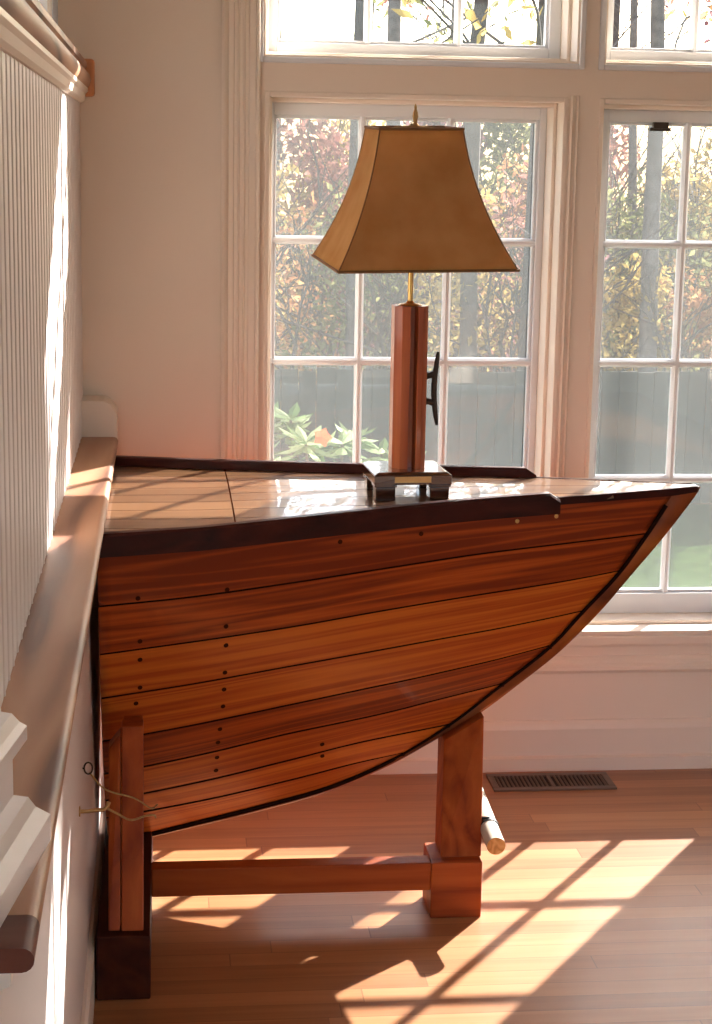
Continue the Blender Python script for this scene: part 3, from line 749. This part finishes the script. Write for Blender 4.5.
# plugs and screws set in the planking
BUNG = [(-0.0536, 0.7469), (0.1231, 0.751), (-0.0507, 0.6505), (0.1221, 0.6687), (-0.051, 0.6078), (0.1228, 0.6246), (-0.0518, 0.541), (0.1216, 0.5597), (0.1205, 0.5182), (0.119, 0.4754), (-0.0604, 0.5024), (0.1137, 0.4166), (0.1103, 0.3814), (0.109, 0.3398), (0.1076, 0.3029), (0.3553, 0.835), (0.5308, 0.8384), (0.3393, 0.3485), (0.3415, 0.3159)]
pm = None
for x, z in BUNG:
    if pm is None:
        bm = bmesh.new(); bmesh.ops.create_cone(bm, cap_ends=True, segments=14, radius1=.0052, radius2=.0048, depth=.0024)
        o = from_bm('wood_plug', bm, M_bung); pm = o.data
    else: o = bpy.data.objects.new('wood_plug', pm); COL.objects.link(o)
    y = YC-hb(x, z)
    nrm = Vector((-(hb(x+.01, z)-hb(x-.01, z))/.02, -1, -(hb(x, z+.01)-hb(x, z-.01))/.02)); nrm.normalize()
    o.rotation_euler = nrm.to_track_quat('Z', 'Y').to_euler(); o.location = (x, y-.0002, z); child(o, boat)
sm = None
for x, z in [(0.7458, 0.8518), (0.8353, 0.8577)]:
    if sm is None:
        bm = bmesh.new(); lathe(bm, [(.0045, -.001), (.0048, .0008), (.0036, .0020), (.0012, .0024)], (0, 0, 0), 14)
        o = from_bm('screw_head', bm, M_brass); sm = o.data
    else: o = bpy.data.objects.new('screw_head', sm); COL.objects.link(o)
    o.rotation_euler = Vector((.2, -1, 0)).to_track_quat('Z', 'Y').to_euler(); o.location = (x, YC-hb(x, z)-.0003, z); o['label'] = 'small bright screw head'; child(o, boat)

# ------------------------------------------------------------------ the stand
stand = empty('boat_stand', (.3, 3.8, 0), 'reddish stained timber stand carrying the boat above the floor', 'stand')
def sbox(name, lo, hi, mat, label=None):
    bm = bmesh.new(); box(bm, lo, hi); o = child(from_bm(name, bm, mat, bevel=.003), stand)
    if label: o['label'] = label
    return o
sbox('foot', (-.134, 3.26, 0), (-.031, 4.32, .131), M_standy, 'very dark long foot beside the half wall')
sbox('foot', (.565, 3.60, 0), (.676, 3.722, .126), M_standx)
sbox('stretcher', (-.031, 3.603, .063), (.565, 3.65, .1255), M_standx)
def lean(name, x0, x1, yb0, yb1, z0, yt0, yt1, zt0, zt1, mat, tx=0):
    bm = bmesh.new()
    hexa(bm, [(x0, yb0, z0), (x1, yb0, z0), (x1, yb1, z0), (x0, yb1, z0), (x0+tx, yt0, zt0), (x1+tx, yt0, zt1), (x1+tx, yt1, zt1), (x0+tx, yt1, zt0)])
    return child(from_bm(name, bm, mat, bevel=.0025), stand)
lean('upright', -.0865, -.044, 3.283, 3.333, .1312, 3.415, 3.462, .502, .502, M_stand)
lean('upright', -.1115, -.0885, 3.285, 3.335, .1312, 3.41, 3.460, .458, .488, M_stand)
lean('upright', -.0865, -.044, 2*YC-3.333, 2*YC-3.283, .1312, 2*YC-3.462, 2*YC-3.415, .502, .502, M_stand)
lean('upright', .590, .678, 3.632, 3.722, .1262, 3.790, 3.880, .338, .392, M_stand, tx=.026)
# chocks that close the gap between the leaning uprights and the hull
lean('chock', -.085, -.046, 3.455, 3.53, .40, 3.46, 3.525, .49, .49, M_stand)

# pale wooden batten tied to the bow leg
bat = empty('round_batten', (.70, 3.6, .17), 'short pale round batten with black band tied beside the bow leg', 'dowel')
bm = bmesh.new(); tube(bm, [(.701, 3.585, .168), (.701, 3.88, .192)], .0205, 24); child(from_bm('batten_shaft', bm, M_white_dowel, smooth=True), bat)
bm = bmesh.new(); tube(bm, [(.701, 3.5838, .1679), (.701, 3.5855, .16805)], .0200, 24); o = child(from_bm('batten_end', bm, M_endgrain), bat); o['label'] = 'orange end grain'
bm = bmesh.new(); tube(bm, [(.701, 3.668, .1748), (.701, 3.680, .1757)], .0225, 24); tube(bm, [(.701, 3.673, .197), (.675, 3.69, .193)], .004, 8)
o = child(from_bm('tie_band', bm, M_black, smooth=True), bat)

# twine and hooks at the half wall
hk = empty('brass_hook', (-.15, 3.0, .482), 'small brass hook on the half wall beside the stand', 'hook')
bm = bmesh.new(); tube(bm, [(-.151, 3.0, .482), (-.135, 3.0, .482), (-.12, 3.0, .484), (-.108, 3.0, .484), (-.101, 3.0, .490), (-.099, 3.0, .498)], .0036, 10); child(from_bm('hook_shank', bm, M_brassdull, smooth=True), hk)
bm = bmesh.new(); tube(bm, [(-.1505, 3.0, .482), (-.148, 3.0, .482)], .009, 16); child(from_bm('hook_plate', bm, M_brassdull, smooth=True), hk)
ek = empty('screw_eye', (-.145, 3.14, .51), 'dark iron eye ring screwed to the half wall above the brass hook', 'screw eye')
bm = bmesh.new(); c = Vector((-.1395, 3.14, .512))
tube(bm, [c+Vector((math.cos(t)*.0075, 0, math.sin(t)*.011)) for t in [2*PI*k/20 for k in range(21)]], .0016, 8, cap=False); child(from_bm('eye_ring', bm, M_iron, smooth=True), ek)
bm = bmesh.new(); tube(bm, [(-.151, 3.14, .512), (-.1468, 3.14, .512)], .0017, 8); child(from_bm('eye_shank', bm, M_iron, smooth=True), ek)
bm = bmesh.new()
tube(bm, catmull([(-.137, 3.14, .503), (-.118, 3.20, .455), (-.098, 3.25, .425), (-.060, 3.30, .395), (-.030, 3.42, .33), (-.018, 3.56, .285)], 24), .0017, 8)
tag(from_bm('twine', bm, M_rope, smooth=True), 'thin twine slanting down from the iron eye past the stand post', 'twine', 'twines tied by the stand post')
bm = bmesh.new()
tube(bm, catmull([(-.103, 3.0, .487), (-.088, 3.12, .432), (-.066, 3.245, .372), (-.040, 3.31, .355), (-.024, 3.46, .30), (-.022, 3.60, .243)], 24), .0022, 8)
tag(from_bm('twine', bm, M_rope, smooth=True), 'yellowish twine running from the brass hook around the stand post', 'twine', 'twines tied by the stand post')

# ------------------------------------------------------------------ the lamp
LX, LY = .516, 3.782; dz0 = deck_z(LX, LY)
lamp = empty('table_lamp', (LX, LY, dz0), 'table lamp with tan bell shade and cedar post standing on the deck', 'lamp')
R5 = Matrix.Rotation(math.radians(3), 3, 'Z')
lp = lambda x, y, z: (lambda v: (LX+v.x, LY+v.y, z))(R5 @ Vector((x, y, 0)))
ZB0, ZB1 = .931, .957
def lbox(bm, x0, x1, y0, y1, z0, z1):
    hexa(bm, [lp(x0,y0,z0), lp(x1,y0,z0), lp(x1,y1,z0), lp(x0,y1,z0), lp(x0,y0,z1), lp(x1,y0,z1), lp(x1,y1,z1), lp(x0,y1,z1)])
bm = bmesh.new()
def frus(bm, a0, b0, z0, a1, b1, z1):
    hexa(bm, [lp(-a0,-b0,z0), lp(a0,-b0,z0), lp(a0,b0,z0), lp(-a0,b0,z0), lp(-a1,-b1,z1), lp(a1,-b1,z1), lp(a1,b1,z1), lp(-a1,b1,z1)])
frus(bm, .083, .083, ZB0, .083, .083, ZB1-.006); frus(bm, .083, .083, ZB1-.006, .074, .074, ZB1)
child(from_bm('lamp_base', bm, M_base, bevel=.0015), lamp)
for sx in (-1, 1):
    for sy in (-1, 1):
        bm = bmesh.new(); cx, cy = sx*.058, sy*.058
        zb = deck_z(*lp(cx, cy, 0)[:2])-.0003
        lbox(bm, cx-.021, cx+.021, cy-.019, cy+.019, zb, ZB0-.006); lbox(bm, cx-.024, cx+.024, cy-.022, cy+.022, ZB0-.006, ZB0+.0003)
        child(from_bm('foot_block', bm, M_base, bevel=.002), lamp)
bm = bmesh.new(); lbox(bm, -.040, .038, -.0848, -.0829, ZB0+.005, ZB1-.008); o = child(from_bm('name_plaque', bm, M_plaque, bevel=.0006), lamp); o['label'] = 'plain brass plaque'
# octagonal post with a dark groove facing front
bm = bmesh.new()
prof = []
Rr = .0375
base = [(Rr*math.cos(PI/8+k*PI/4), Rr*math.sin(PI/8+k*PI/4)) for k in range(8)]
base = [(-.036, -.020), (-.022, -.034), (-.004, -.0365), (-.001, -.012), (.009, -.012), (.012, -.0355), (.024, -.033), (.036, -.020), (.036, .020), (.022, .034), (-.022, .034), (-.036, .020)]
A = [bm.verts.new(lp(a, b, ZB1-.0004)) for a, b in base]; B = [bm.verts.new(lp(a, b, 1.302)) for a, b in base]
for k in range(len(base)): bm.faces.new([A[k], A[(k+1) % len(base)], B[(k+1) % len(base)], B[k]])
bm.faces.new(A[::-1]); bm.faces.new(B)
child(from_bm('lamp_post', bm, M_post, bevel=.0012), lamp)
bm = bmesh.new(); lathe(bm, [(.024, 1.3015), (.026, 1.303), (.022, 1.305), (.010, 1.307), (.006, 1.312)], (LX, LY, 0), 24); child(from_bm('post_cap', bm, M_brass, smooth=True), lamp)
bm = bmesh.new(); tube(bm, [(LX, LY, 1.305), (LX, LY, 1.44)], .0056, 14); child(from_bm('lamp_rod', bm, M_brass, smooth=True), lamp)
bm = bmesh.new(); lathe(bm, [(.008, 1.43), (.016, 1.435), (.018, 1.45), (.018, 1.475), (.014, 1.485)], (LX, LY, 0), 20); sk = child(from_bm('socket', bm, M_socket, smooth=True), lamp)
bm = bmesh.new(); lathe(bm, [(.013, 1.483), (.015, 1.50), (.024, 1.525), (.030, 1.55), (.027, 1.575), (.014, 1.592), (.003, 1.597)], (LX, LY, 0), 20); child(from_bm('light_bulb', bm, M_bulb, smooth=True), lamp)
# harp
bm = bmesh.new()
tube(bm, catmull([(LX-.012, LY, 1.44), (LX-.045, LY, 1.475), (LX-.055, LY, 1.55), (LX-.040, LY, 1.635), (LX-.010, LY, 1.672), (LX, LY, 1.675), (LX+.010, LY, 1.672), (LX+.040, LY, 1.635), (LX+.055, LY, 1.55), (LX+.045, LY, 1.475), (LX+.012, LY, 1.44)], 60), .0018, 8)
child(from_bm('harp', bm, M_brassdull, smooth=True), lamp)
# cleat on the right side of the post
cl = bmesh.new(); X0 = LX+.0355
for z in (1.153, 1.098): tube(cl, [(X0, LY, z), (X0+.008, LY, z), (X0+.019, LY, z+(.003 if z > 1.12 else -.003))], [.0095, .0068, .0072], 12)
tube(cl, catmull([(X0+.027, LY, 1.204), (X0+.025, LY, 1.185), (X0+.021, LY, 1.150), (X0+.020, LY, 1.126), (X0+.021, LY, 1.098), (X0+.025, LY, 1.065), (X0+.028, LY, 1.047)], 24), [.0028+.0036*math.sin(PI*k/24)**.7 for k in range(25)], 12)
box(cl, (X0-.002, LY-.010, 1.086), (X0+.0022, LY+.010, 1.165))
o = child(from_bm('mooring_cleat', cl, M_iron, smooth=True), lamp); o['label'] = 'dark metal mooring cleat'
# shade: square bell, four concave panels
SHZ0, SHZ1 = 1.391, 1.668
RS = (Matrix.Rotation(math.radians(3.4), 3, 'Z') @ Matrix.Rotation(math.radians(2.3), 3, 'X') @ Matrix.Rotation(math.radians(-1.0), 3, 'Y'))
piv = Vector((LX-.002, LY-.004, 1.67))
def sp(x, y, z): v = Vector((x, y, z-1.67)); return piv + RS @ v
def shade_w(t):   # t=0 top, 1 bottom
    return .0855+(.184-.0855)*(.42*t+.58*t**2.15)
def shade_mesh(o_=0., nseg=20):
    bm = bmesh.new(); rings = []
    for k in range(nseg+1):
        t = k/nseg; w = shade_w(t)+o_; z = SHZ1-(SHZ1-SHZ0)*t
        ring = []
        for (cx, cy, dx, dy) in [(-1, -1, 1, 0), (1, -1, 0, 1), (1, 1, -1, 0), (-1, 1, 0, -1)]:
            for j in range(8):
                f = j/8*2
                ring.append(bm.verts.new(sp(w*(cx+dx*f), w*(cy+dy*f), z)))
        rings.append(ring)
    n = 32
    for r0, r1 in zip(rings, rings[1:]):
        for k in range(n): bm.faces.new([r0[k], r0[(k+1) % n], r1[(k+1) % n], r1[k]])
    return bm
o = child(from_bm('lamp_shade', shade_mesh(), M_shade, smooth=True, angle=50), lamp)
sd = o.modifiers.new('thickness', 'SOLIDIFY'); sd.thickness = .0016; sd.offset = 0
shade = o
tb = bmesh.new()
for t in (0, 1):
    w = shade_w(t)+.001; z = SHZ1-(SHZ1-SHZ0)*t
    c = [sp(-w, -w, z), sp(w, -w, z), sp(w, w, z), sp(-w, w, z)]
    for k in range(4): tube(tb, [c[k], c[(k+1) % 4]], .0030, 8)
for cx, cy in [(-1, -1), (1, -1), (1, 1), (-1, 1)]:
    tube(tb, [sp(cx*(shade_w(k/20)+.0006), cy*(shade_w(k/20)+.0006), SHZ1-(SHZ1-SHZ0)*k/20) for k in range(21)], .0015, 8)
o = from_bm('shade_piping', tb, M_piping, smooth=True); o.parent = shade; o.matrix_parent_inverse = shade.matrix_parent_inverse.copy(); o.matrix_parent_inverse = Matrix.Identity(4)
# spider holding the shade
sb = bmesh.new()
for cx, cy in [(-1, 0), (1, 0), (0, 1)]: tube(sb, [sp(0, 0, SHZ1+.004), sp(cx*.080, cy*.080, SHZ1-.004)], .0016, 8)
o = from_bm('shade_spider', sb, M_brassdull, smooth=True); o.parent = shade; o.matrix_parent_inverse = Matrix.Identity(4)
bm = bmesh.new(); lathe(bm, [(.006, 1.669), (.007, 1.674), (.004, 1.679), (.0045, 1.684), (.0062, 1.692), (.005, 1.700), (.0026, 1.706), (.0028, 1.711), (.0010, 1.717)], (LX+.002, LY, 0), 18); child(from_bm('finial', bm, M_brassdull, smooth=True), lamp)

# ------------------------------------------------------------------ outdoors
GZ = -.9
bm = bmesh.new(); box(bm, (-25, YO, GZ-.1), (45, 13.05, GZ)); struct(from_bm('ground', bm, M_grass), 'green lawn outside the windows', 'lawn')
bm = bmesh.new(); box(bm, (-40, 13.05, GZ-.1), (80, 80, GZ)); struct(from_bm('woodland_ground', bm, M_earth), 'leaf littered ground under the trees', 'ground')
bm = bmesh.new(); box(bm, (XL-.2, YW+.02, GZ), (XR+.2, YO, -.12)); struct(from_bm('wall_foundation', bm, M_wall), 'house foundation wall below the windows', 'wall')
# fence
FZ = GZ+1.02
fence = empty('board_fence', (2, 13, GZ), 'weathered grey board fence between the lawn and the woods', 'fence')
bm = bmesh.new(); x = -8.
rnd = random.Random(3)
while x < 16:
    w = .118+rnd.random()*.02
    box(bm, (x, 12.98+rnd.random()*.01, GZ+.02), (x+w, 13.01, FZ-.02+rnd.random()*.03)); x += w+.006
child(from_bm('board_panel', bm, M_fence), fence)
bm = bmesh.new(); box(bm, (-8, 13.01, GZ+.2), (16, 13.05, GZ+.28)); box(bm, (-8, 13.01, FZ-.24), (16, 13.05, FZ-.16)); child(from_bm('fence_rail', bm, M_fence), fence)
pme = None
for k in range(13):
    if pme is None:
        bm = bmesh.new(); box(bm, (-.05, -.05, 0), (.05, .05, 1.08)); frus2 = [(-.06,-.06,1.08),(.06,-.06,1.08),(.06,.06,1.08),(-.06,.06,1.08),(-.01,-.01,1.13),(.01,-.01,1.13),(.01,.01,1.13),(-.01,.01,1.13)]; hexa(bm, frus2)
        o = from_bm('fence_post', bm, M_fence, fence); pme = o.data
    else: o = bpy.data.objects.new('fence_post', pme); COL.objects.link(o); o.parent = fence
    o.location = (-9.8+k*2., .11, 0)

def leaf_cloud(rnd, centers, n, size, long=1.):
    V = []; F = []
    for _ in range(n):
        c, r = centers[rnd.randrange(len(centers))]
        while True:
            p = Vector((rnd.uniform(-1, 1), rnd.uniform(-1, 1), rnd.uniform(-1, 1)))
            if p.length <= 1: break
        p = Vector(c)+Vector((p.x*r[0], p.y*r[1], p.z*r[2]))
        a = Vector((rnd.gauss(0, 1), rnd.gauss(0, 1), rnd.gauss(0, 1))).normalized(); b = a.orthogonal().normalized()
        b = (Matrix.Rotation(rnd.uniform(0, 6.28), 3, a) @ b)
        cc = a.cross(b); s = size*rnd.uniform(.6, 1.3)
        i = len(V); V += [p-b*s*long, p-cc*s*.45, p+b*s*long, p+cc*s*.45]; F.append((i, i+1, i+2, i+3))
    return V, F
def leaves(name, V, F, mat, root):
    me = bpy.data.meshes.new(name); me.from_pydata([tuple(v) for v in V], [], F)
    o = link(name, me, mat); return child(o, root)
def branchy(bm, rnd, p, d, L0, r, depth, tips, sway=.35, z_hi=99):
    n = 4; pts = [p]; dd = d
    for k in range(n):
        dd = (dd+Vector((rnd.gauss(0, 1), rnd.gauss(0, 1), rnd.gauss(0, .5)))*sway*.25).normalized()
        pts.append(pts[-1]+dd*L0/n)
    tube(bm, pts, [r*(1-.45*k/n) for k in range(n+1)], 6 if depth > 1 else 4, cap=False)
    tips.append(pts[-1])
    if depth <= 0: return
    for k in range(3):
        q = pts[2+rnd.randrange(3)]
        nd = (dd+Vector((rnd.gauss(0, 1), rnd.gauss(0, 1), rnd.uniform(-.1, .7)))*.75).normalized()
        branchy(bm, rnd, q, nd, L0*rnd.uniform(.5, .75), r*.45, depth-1, tips, sway)
def tree(seed, x, y, h, r, kind, nleaf, bark, label, lean_=0., spread=1., leaf=.075):
    rnd = random.Random(seed)
    root = empty('woodland_tree', (x, y, GZ), label, 'tree', 'trees in the woods outside the windows')
    bm = bmesh.new(); tips = []
    n = 9; pts = []; cx, cy = x, y
    for k in range(n+1):
        pts.append(Vector((cx, cy, GZ-.02+h*k/n))); cx += lean_*h/n+rnd.gauss(0, .035); cy += rnd.gauss(0, .03)
    tube(bm, pts, [r*.7*(1.15-.85*k/n) for k in range(n+1)], 10)
    child(from_bm('trunk', bm, bark, smooth=True), root)
    bm = bmesh.new()
    for k in range(3, n+1):
        for _ in range(2):
            a = rnd.uniform(0, 6.28); d = Vector((math.cos(a), math.sin(a), rnd.uniform(.3, 1.1))).normalized()
            branchy(bm, rnd, pts[k], d, h*.13*spread, r*.16*(1.2-k/n), 2, tips)
    child(from_bm('branches', bm, bark, smooth=True), root)
    cs = [(t, (.22*spread, .22*spread, .16)) for t in tips]
    V, F = leaf_cloud(rnd, cs, nleaf, leaf)
    leaves('foliage', V, F, LEAF[kind], root)
def bush(seed, x, y, w, h, kind, nleaf, label, leaf=.07, z0=None):
    rnd = random.Random(seed)
    root = empty('woodland_shrub', (x, y, GZ), label, 'shrub', 'autumn shrubs beyond the fence')
    bm = bmesh.new(); tips = []
    for k in range(6):
        a = rnd.uniform(0, 6.28); d = Vector((math.cos(a)*.35*w, math.sin(a)*.35*w, 1)).normalized()
        branchy(bm, rnd, Vector((x+rnd.gauss(0, .06), y+rnd.gauss(0, .06), GZ-.02)), d, h*.62, .028, 2, tips, .5)
    child(from_bm('stems', bm, M_barkd), root)
    cs = []
    for k in range(22):
        f = rnd.random(); ww = w*math.sin(PI*(.22+.70*f))
        a = rnd.uniform(0, 6.28); q = rnd.random()**.5
        cs.append((Vector((x+math.cos(a)*q*ww*.7, y+math.sin(a)*q*ww*.7, GZ+.12+h*f*.9)), (.30*w+.05, .3*w+.05, .14*h)))
    V, F = leaf_cloud(rnd, cs, nleaf, leaf)
    leaves('foliage', V, F, LEAF[kind], root)
kinds = ['yellow', 'rust', 'olive', 'orange', 'purple', 'yellow', 'olive']
place = ['far left', 'left', 'centre left', 'centre', 'centre right', 'right', 'far right']
# understory seen through the two lower windows; two staggered rows
rb = random.Random(11)
rows_ = [(14.4, 12, .035, .42, .62, 2.15, 2000, 'close behind the fence', .040), (17.5, 12, .01, .44, .85, 2.75, 2200, 'in the second row beyond the fence', .052), (23., 11, -.03, .46, 1.25, 3.15, 2400, 'far back in the woods', .072)]
cn = {'yellow': 'golden yellow', 'rust': 'rusty pink', 'olive': 'olive green', 'orange': 'orange', 'purple': 'purple brown'}
ordn = ['first', 'second', 'third', 'fourth', 'fifth', 'sixth', 'seventh', 'eighth', 'ninth', 'tenth', 'eleventh', 'twelfth', 'thirteenth']
for ri, (Y, n, a0, a1, w, h, nl, where, lf) in enumerate(rows_):
    for k in range(n):
        az = a0+(a1-a0)*(k+.5*(ri % 2))/n
        kd = kinds[(k*3+ri*2) % 7] if ri < 2 else ['purple', 'olive', 'rust', 'yellow'][k % 4]
        bush(100+ri*20+k, az*Y, Y+rb.uniform(-.4, .4), w*rb.uniform(.85, 1.15), h*rb.uniform(.8, 1.12), kd, nl,
             '%s autumn shrub %s, %s from the left' % (cn[kd], where, ordn[k]), lf)
tr = [(.102, 13.8, 9, .085, 'yellow', 500, M_barkd, .01), (.127, 19, 11, .12, 'olive', 500, M_bark, .0), (.170, 13.75, 10, .095, 'orange', 420, M_barkd, .02), (.2035, 13.7, 9.5, .12, 'rust', 380, M_barkd, .008),
      (.228, 18, 10, .09, 'olive', 420, M_bark, 0), (.262, 21, 11, .08, 'yellow', 500, M_bark, -.02), (.272, 13.8, 9, .10, 'yellow', 420, M_bark, .01), (.328, 17, 10, .09, 'orange', 420, M_barkd, .02),
      (.365, 20, 10, .11, 'rust', 500, M_barkd, -.01), (.06, 24, 11, .13, 'olive', 600, M_bark, .0), (.11, 26, 11, .08, 'rust', 600, M_barkd, .0), (.155, 27, 12, .09, 'yellow', 600, M_bark, .01), (.245, 27, 12, .09, 'purple', 600, M_barkd, .0), (.31, 27, 12, .09, 'rust', 600, M_bark, .0), (.02, 18, 10, .11, 'yellow', 600, M_bark, 0), (-.05, 20, 11, .12, 'orange', 600, M_bark, 0)]
tl = ['slim dark trunk with yellow leaves behind the left window', 'tall grey trunk with olive leaves seen left of the lampshade', 'dark trunk with orange leaves seen right of the lamp post', 'thick dark trunk at the right edge of the lamp window',
      'distant grey trunk with olive leaves behind the centre mullion', 'distant grey tree seen behind the wall between the windows', 'thick grey trunk in the middle of the right window', 'dark slanting tree with orange leaves at the right window right edge',
      'rusty tree beyond the right frame edge', 'distant olive tree at the far left of the lamp window', 'distant rusty tree left of the lampshade', 'distant yellow tree behind the lampshade', 'distant purple brown tree between the windows', 'distant rusty tree behind the right window', 'yellow leaved tree hidden behind the left wall', 'orange leaved tree far left outside']
for i, ((az, Y, h, r, kd, nl, bk, ln), lb) in enumerate(zip(tr, tl)):
    tree(500+i, az*Y, Y, h, r, kd, nl, bk, lb, ln)

def shade_tree():  # unseen tree, added so its crown blocks a sun patch on the lampshade
    rnd = random.Random(91); x, y, hz = 6.42, 12.0, 7.44
    root = empty('woodland_tree', (x, y, GZ), 'slim unseen tree added on the lawn to keep sun off the lampshade', 'tree', 'trees in the woods outside the windows')
    bm = bmesh.new(); tube(bm, [(x, y, GZ-.02), (x+.05, y, 2), (x, y+.05, 5), (x, y, 7.3)], [.06, .045, .025, .012], 8); child(from_bm('trunk', bm, M_bark, smooth=True), root)
    V, F = leaf_cloud(rnd, [((x, y, hz), (.27, .25, .27))], 900, .06); leaves('foliage', V, F, LEAF['olive'], root)
shade_tree()
# rhododendron close to the lamp window: whorls of pointed pale leaves
def rhodo(seed, x, y, heads, label):
    rnd = random.Random(seed)
    root = empty('rhododendron_bush', (x, y, GZ), label, 'shrub')
    bm = bmesh.new(); V = []; F = []
    for (hx, hy, hz) in heads:
        base = Vector((x+(hx-x)*.25, y+(hy-y)*.25, GZ-.02)); tip = Vector((hx, hy, hz))
        mid = (base+tip)/2+Vector((rnd.gauss(0, .04), rnd.gauss(0, .04), -.05))
        tube(bm, catmull([base, mid, tip], 8), [.012-.0009*k for k in range(9)], 6)
        for ring in range(2):
            for k in range(8):
                a = 2*PI*k/8+ring*.4+rnd.gauss(0, .15); el = (-.25 if ring == 0 else .35)+rnd.gauss(0, .22)
                d = Vector((math.cos(a)*math.cos(el), math.sin(a)*math.cos(el), math.sin(el))); s = Vector((-math.sin(a), math.cos(a), 0)); n_ = d.cross(s)
                l = rnd.uniform(.075, .115); w = l*.17; o_ = tip-Vector((0, 0, ring*-.01+.01))
                i = len(V)
                V += [o_, o_+d*l*.3+s*w*.8+n_*-.004, o_+d*l*.65+s*w-n_*.006, o_+d*l, o_+d*l*.65-s*w-n_*.006, o_+d*l*.3-s*w*.8-n_*.004, o_+d*l*.3+n_*.004, o_+d*l*.65+n_*.002]
                F += [(i, i+1, i+6), (i+1, i+2, i+7, i+6), (i+2, i+3, i+7), (i+3, i+4, i+7), (i+4, i+5, i+6, i+7), (i+5, i, i+6)]
    child(from_bm('stems', bm, M_barkd), root); leaves('foliage', V, F, LEAF['pale'], root)
    return root
rr = random.Random(5)
heads = []
for k in range(46):
    hx = rr.uniform(.32, .98); top_ = .80-.55*max(0, hx-.50)**.8 if hx > .5 else .70+.5*(hx-.32)
    heads.append((hx, 5.75+rr.uniform(-.28, .45), top_-rr.random()**1.6*.45))
rhodo(77, .6, 5.85, heads, 'pale leaved rhododendron just outside the lamp window')
bm = bmesh.new()
for k in range(5):
    a = k*2*PI/5; d = Vector((math.cos(a), -.3, math.sin(a)))
    c = Vector((.470, 5.33, .785)); s = d.cross(Vector((0, 1, 0))).normalized()
    q = [c, c+d*.016+s*.013, c+d*.030, c+d*.016-s*.013]; bm.faces.new([bm.verts.new(v) for v in q])
tag(from_bm('orange_blossom', bm, translucent_leaf('salmon petals', (.42, .075, .03), (.50, .12, .055))), 'small salmon orange blossom in front of the pale rhododendron leaves', 'flower')

# ------------------------------------------------------------------ light
w = bpy.data.worlds.new('World'); sc.world = w; w.use_nodes = True
nt = w.node_tree; nt.nodes.clear()
out = nt.nodes.new('ShaderNodeOutputWorld'); bg = nt.nodes.new('ShaderNodeBackground')
sky = nt.nodes.new('ShaderNodeTexSky'); sky.sky_type = 'NISHITA'; sky.sun_disc = False
sky.sun_elevation = math.radians(30); sky.sun_rotation = math.radians(35.6); sky.air_density = 1.; sky.dust_density = 2.5; sky.ozone_density = 1.
nt.links.new(sky.outputs[0], bg.inputs[0]); bg.inputs[1].default_value = .5
nt.links.new(bg.outputs[0], out.inputs[0])
sl = bpy.data.lights.new('sun', 'SUN'); sl.energy = 26.; sl.angle = math.radians(.53); sl.color = (1., .93, .85)
so = bpy.data.objects.new('sun', sl); COL.objects.link(so); so.location = (6, 12, 8)
so.rotation_euler = Vector((-.656, -.917, -.652)).to_track_quat('-Z', 'Y').to_euler()

# ------------------------------------------------------------------ camera
pi_, ya, ro = 0.19178, 0.10764, 0.01747
cy, sy, cp, sp_, cr, sr = math.cos(ya), math.sin(ya), math.cos(pi_), math.sin(pi_), math.cos(ro), math.sin(ro)
fw = Vector((sy*cp, cy*cp, -sp_)); rt = Vector((cy, -sy, 0)); up = Vector((sy*sp_, cy*sp_, cp))
cx_ = cr*rt+sr*up; cy_ = -sr*rt+cr*up; cz_ = -fw
cam = bpy.data.cameras.new('camera'); cam.sensor_fit = 'HORIZONTAL'; cam.sensor_width = 36.; cam.lens = 1800/712*36
co = bpy.data.objects.new('camera', cam); COL.objects.link(co)
co.matrix_world = Matrix(((cx_.x, cy_.x, cz_.x, 0), (cx_.y, cy_.y, cz_.y, 0), (cx_.z, cy_.z, cz_.z, 1.596), (0, 0, 0, 1)))
cam.clip_start = .05; cam.clip_end = 300
sc.camera = co
vs = sc.view_settings; vs.view_transform = 'Standard'; vs.look = 'None'; vs.gamma = 1.; vs.use_curve_mapping = False; vs.exposure = .78
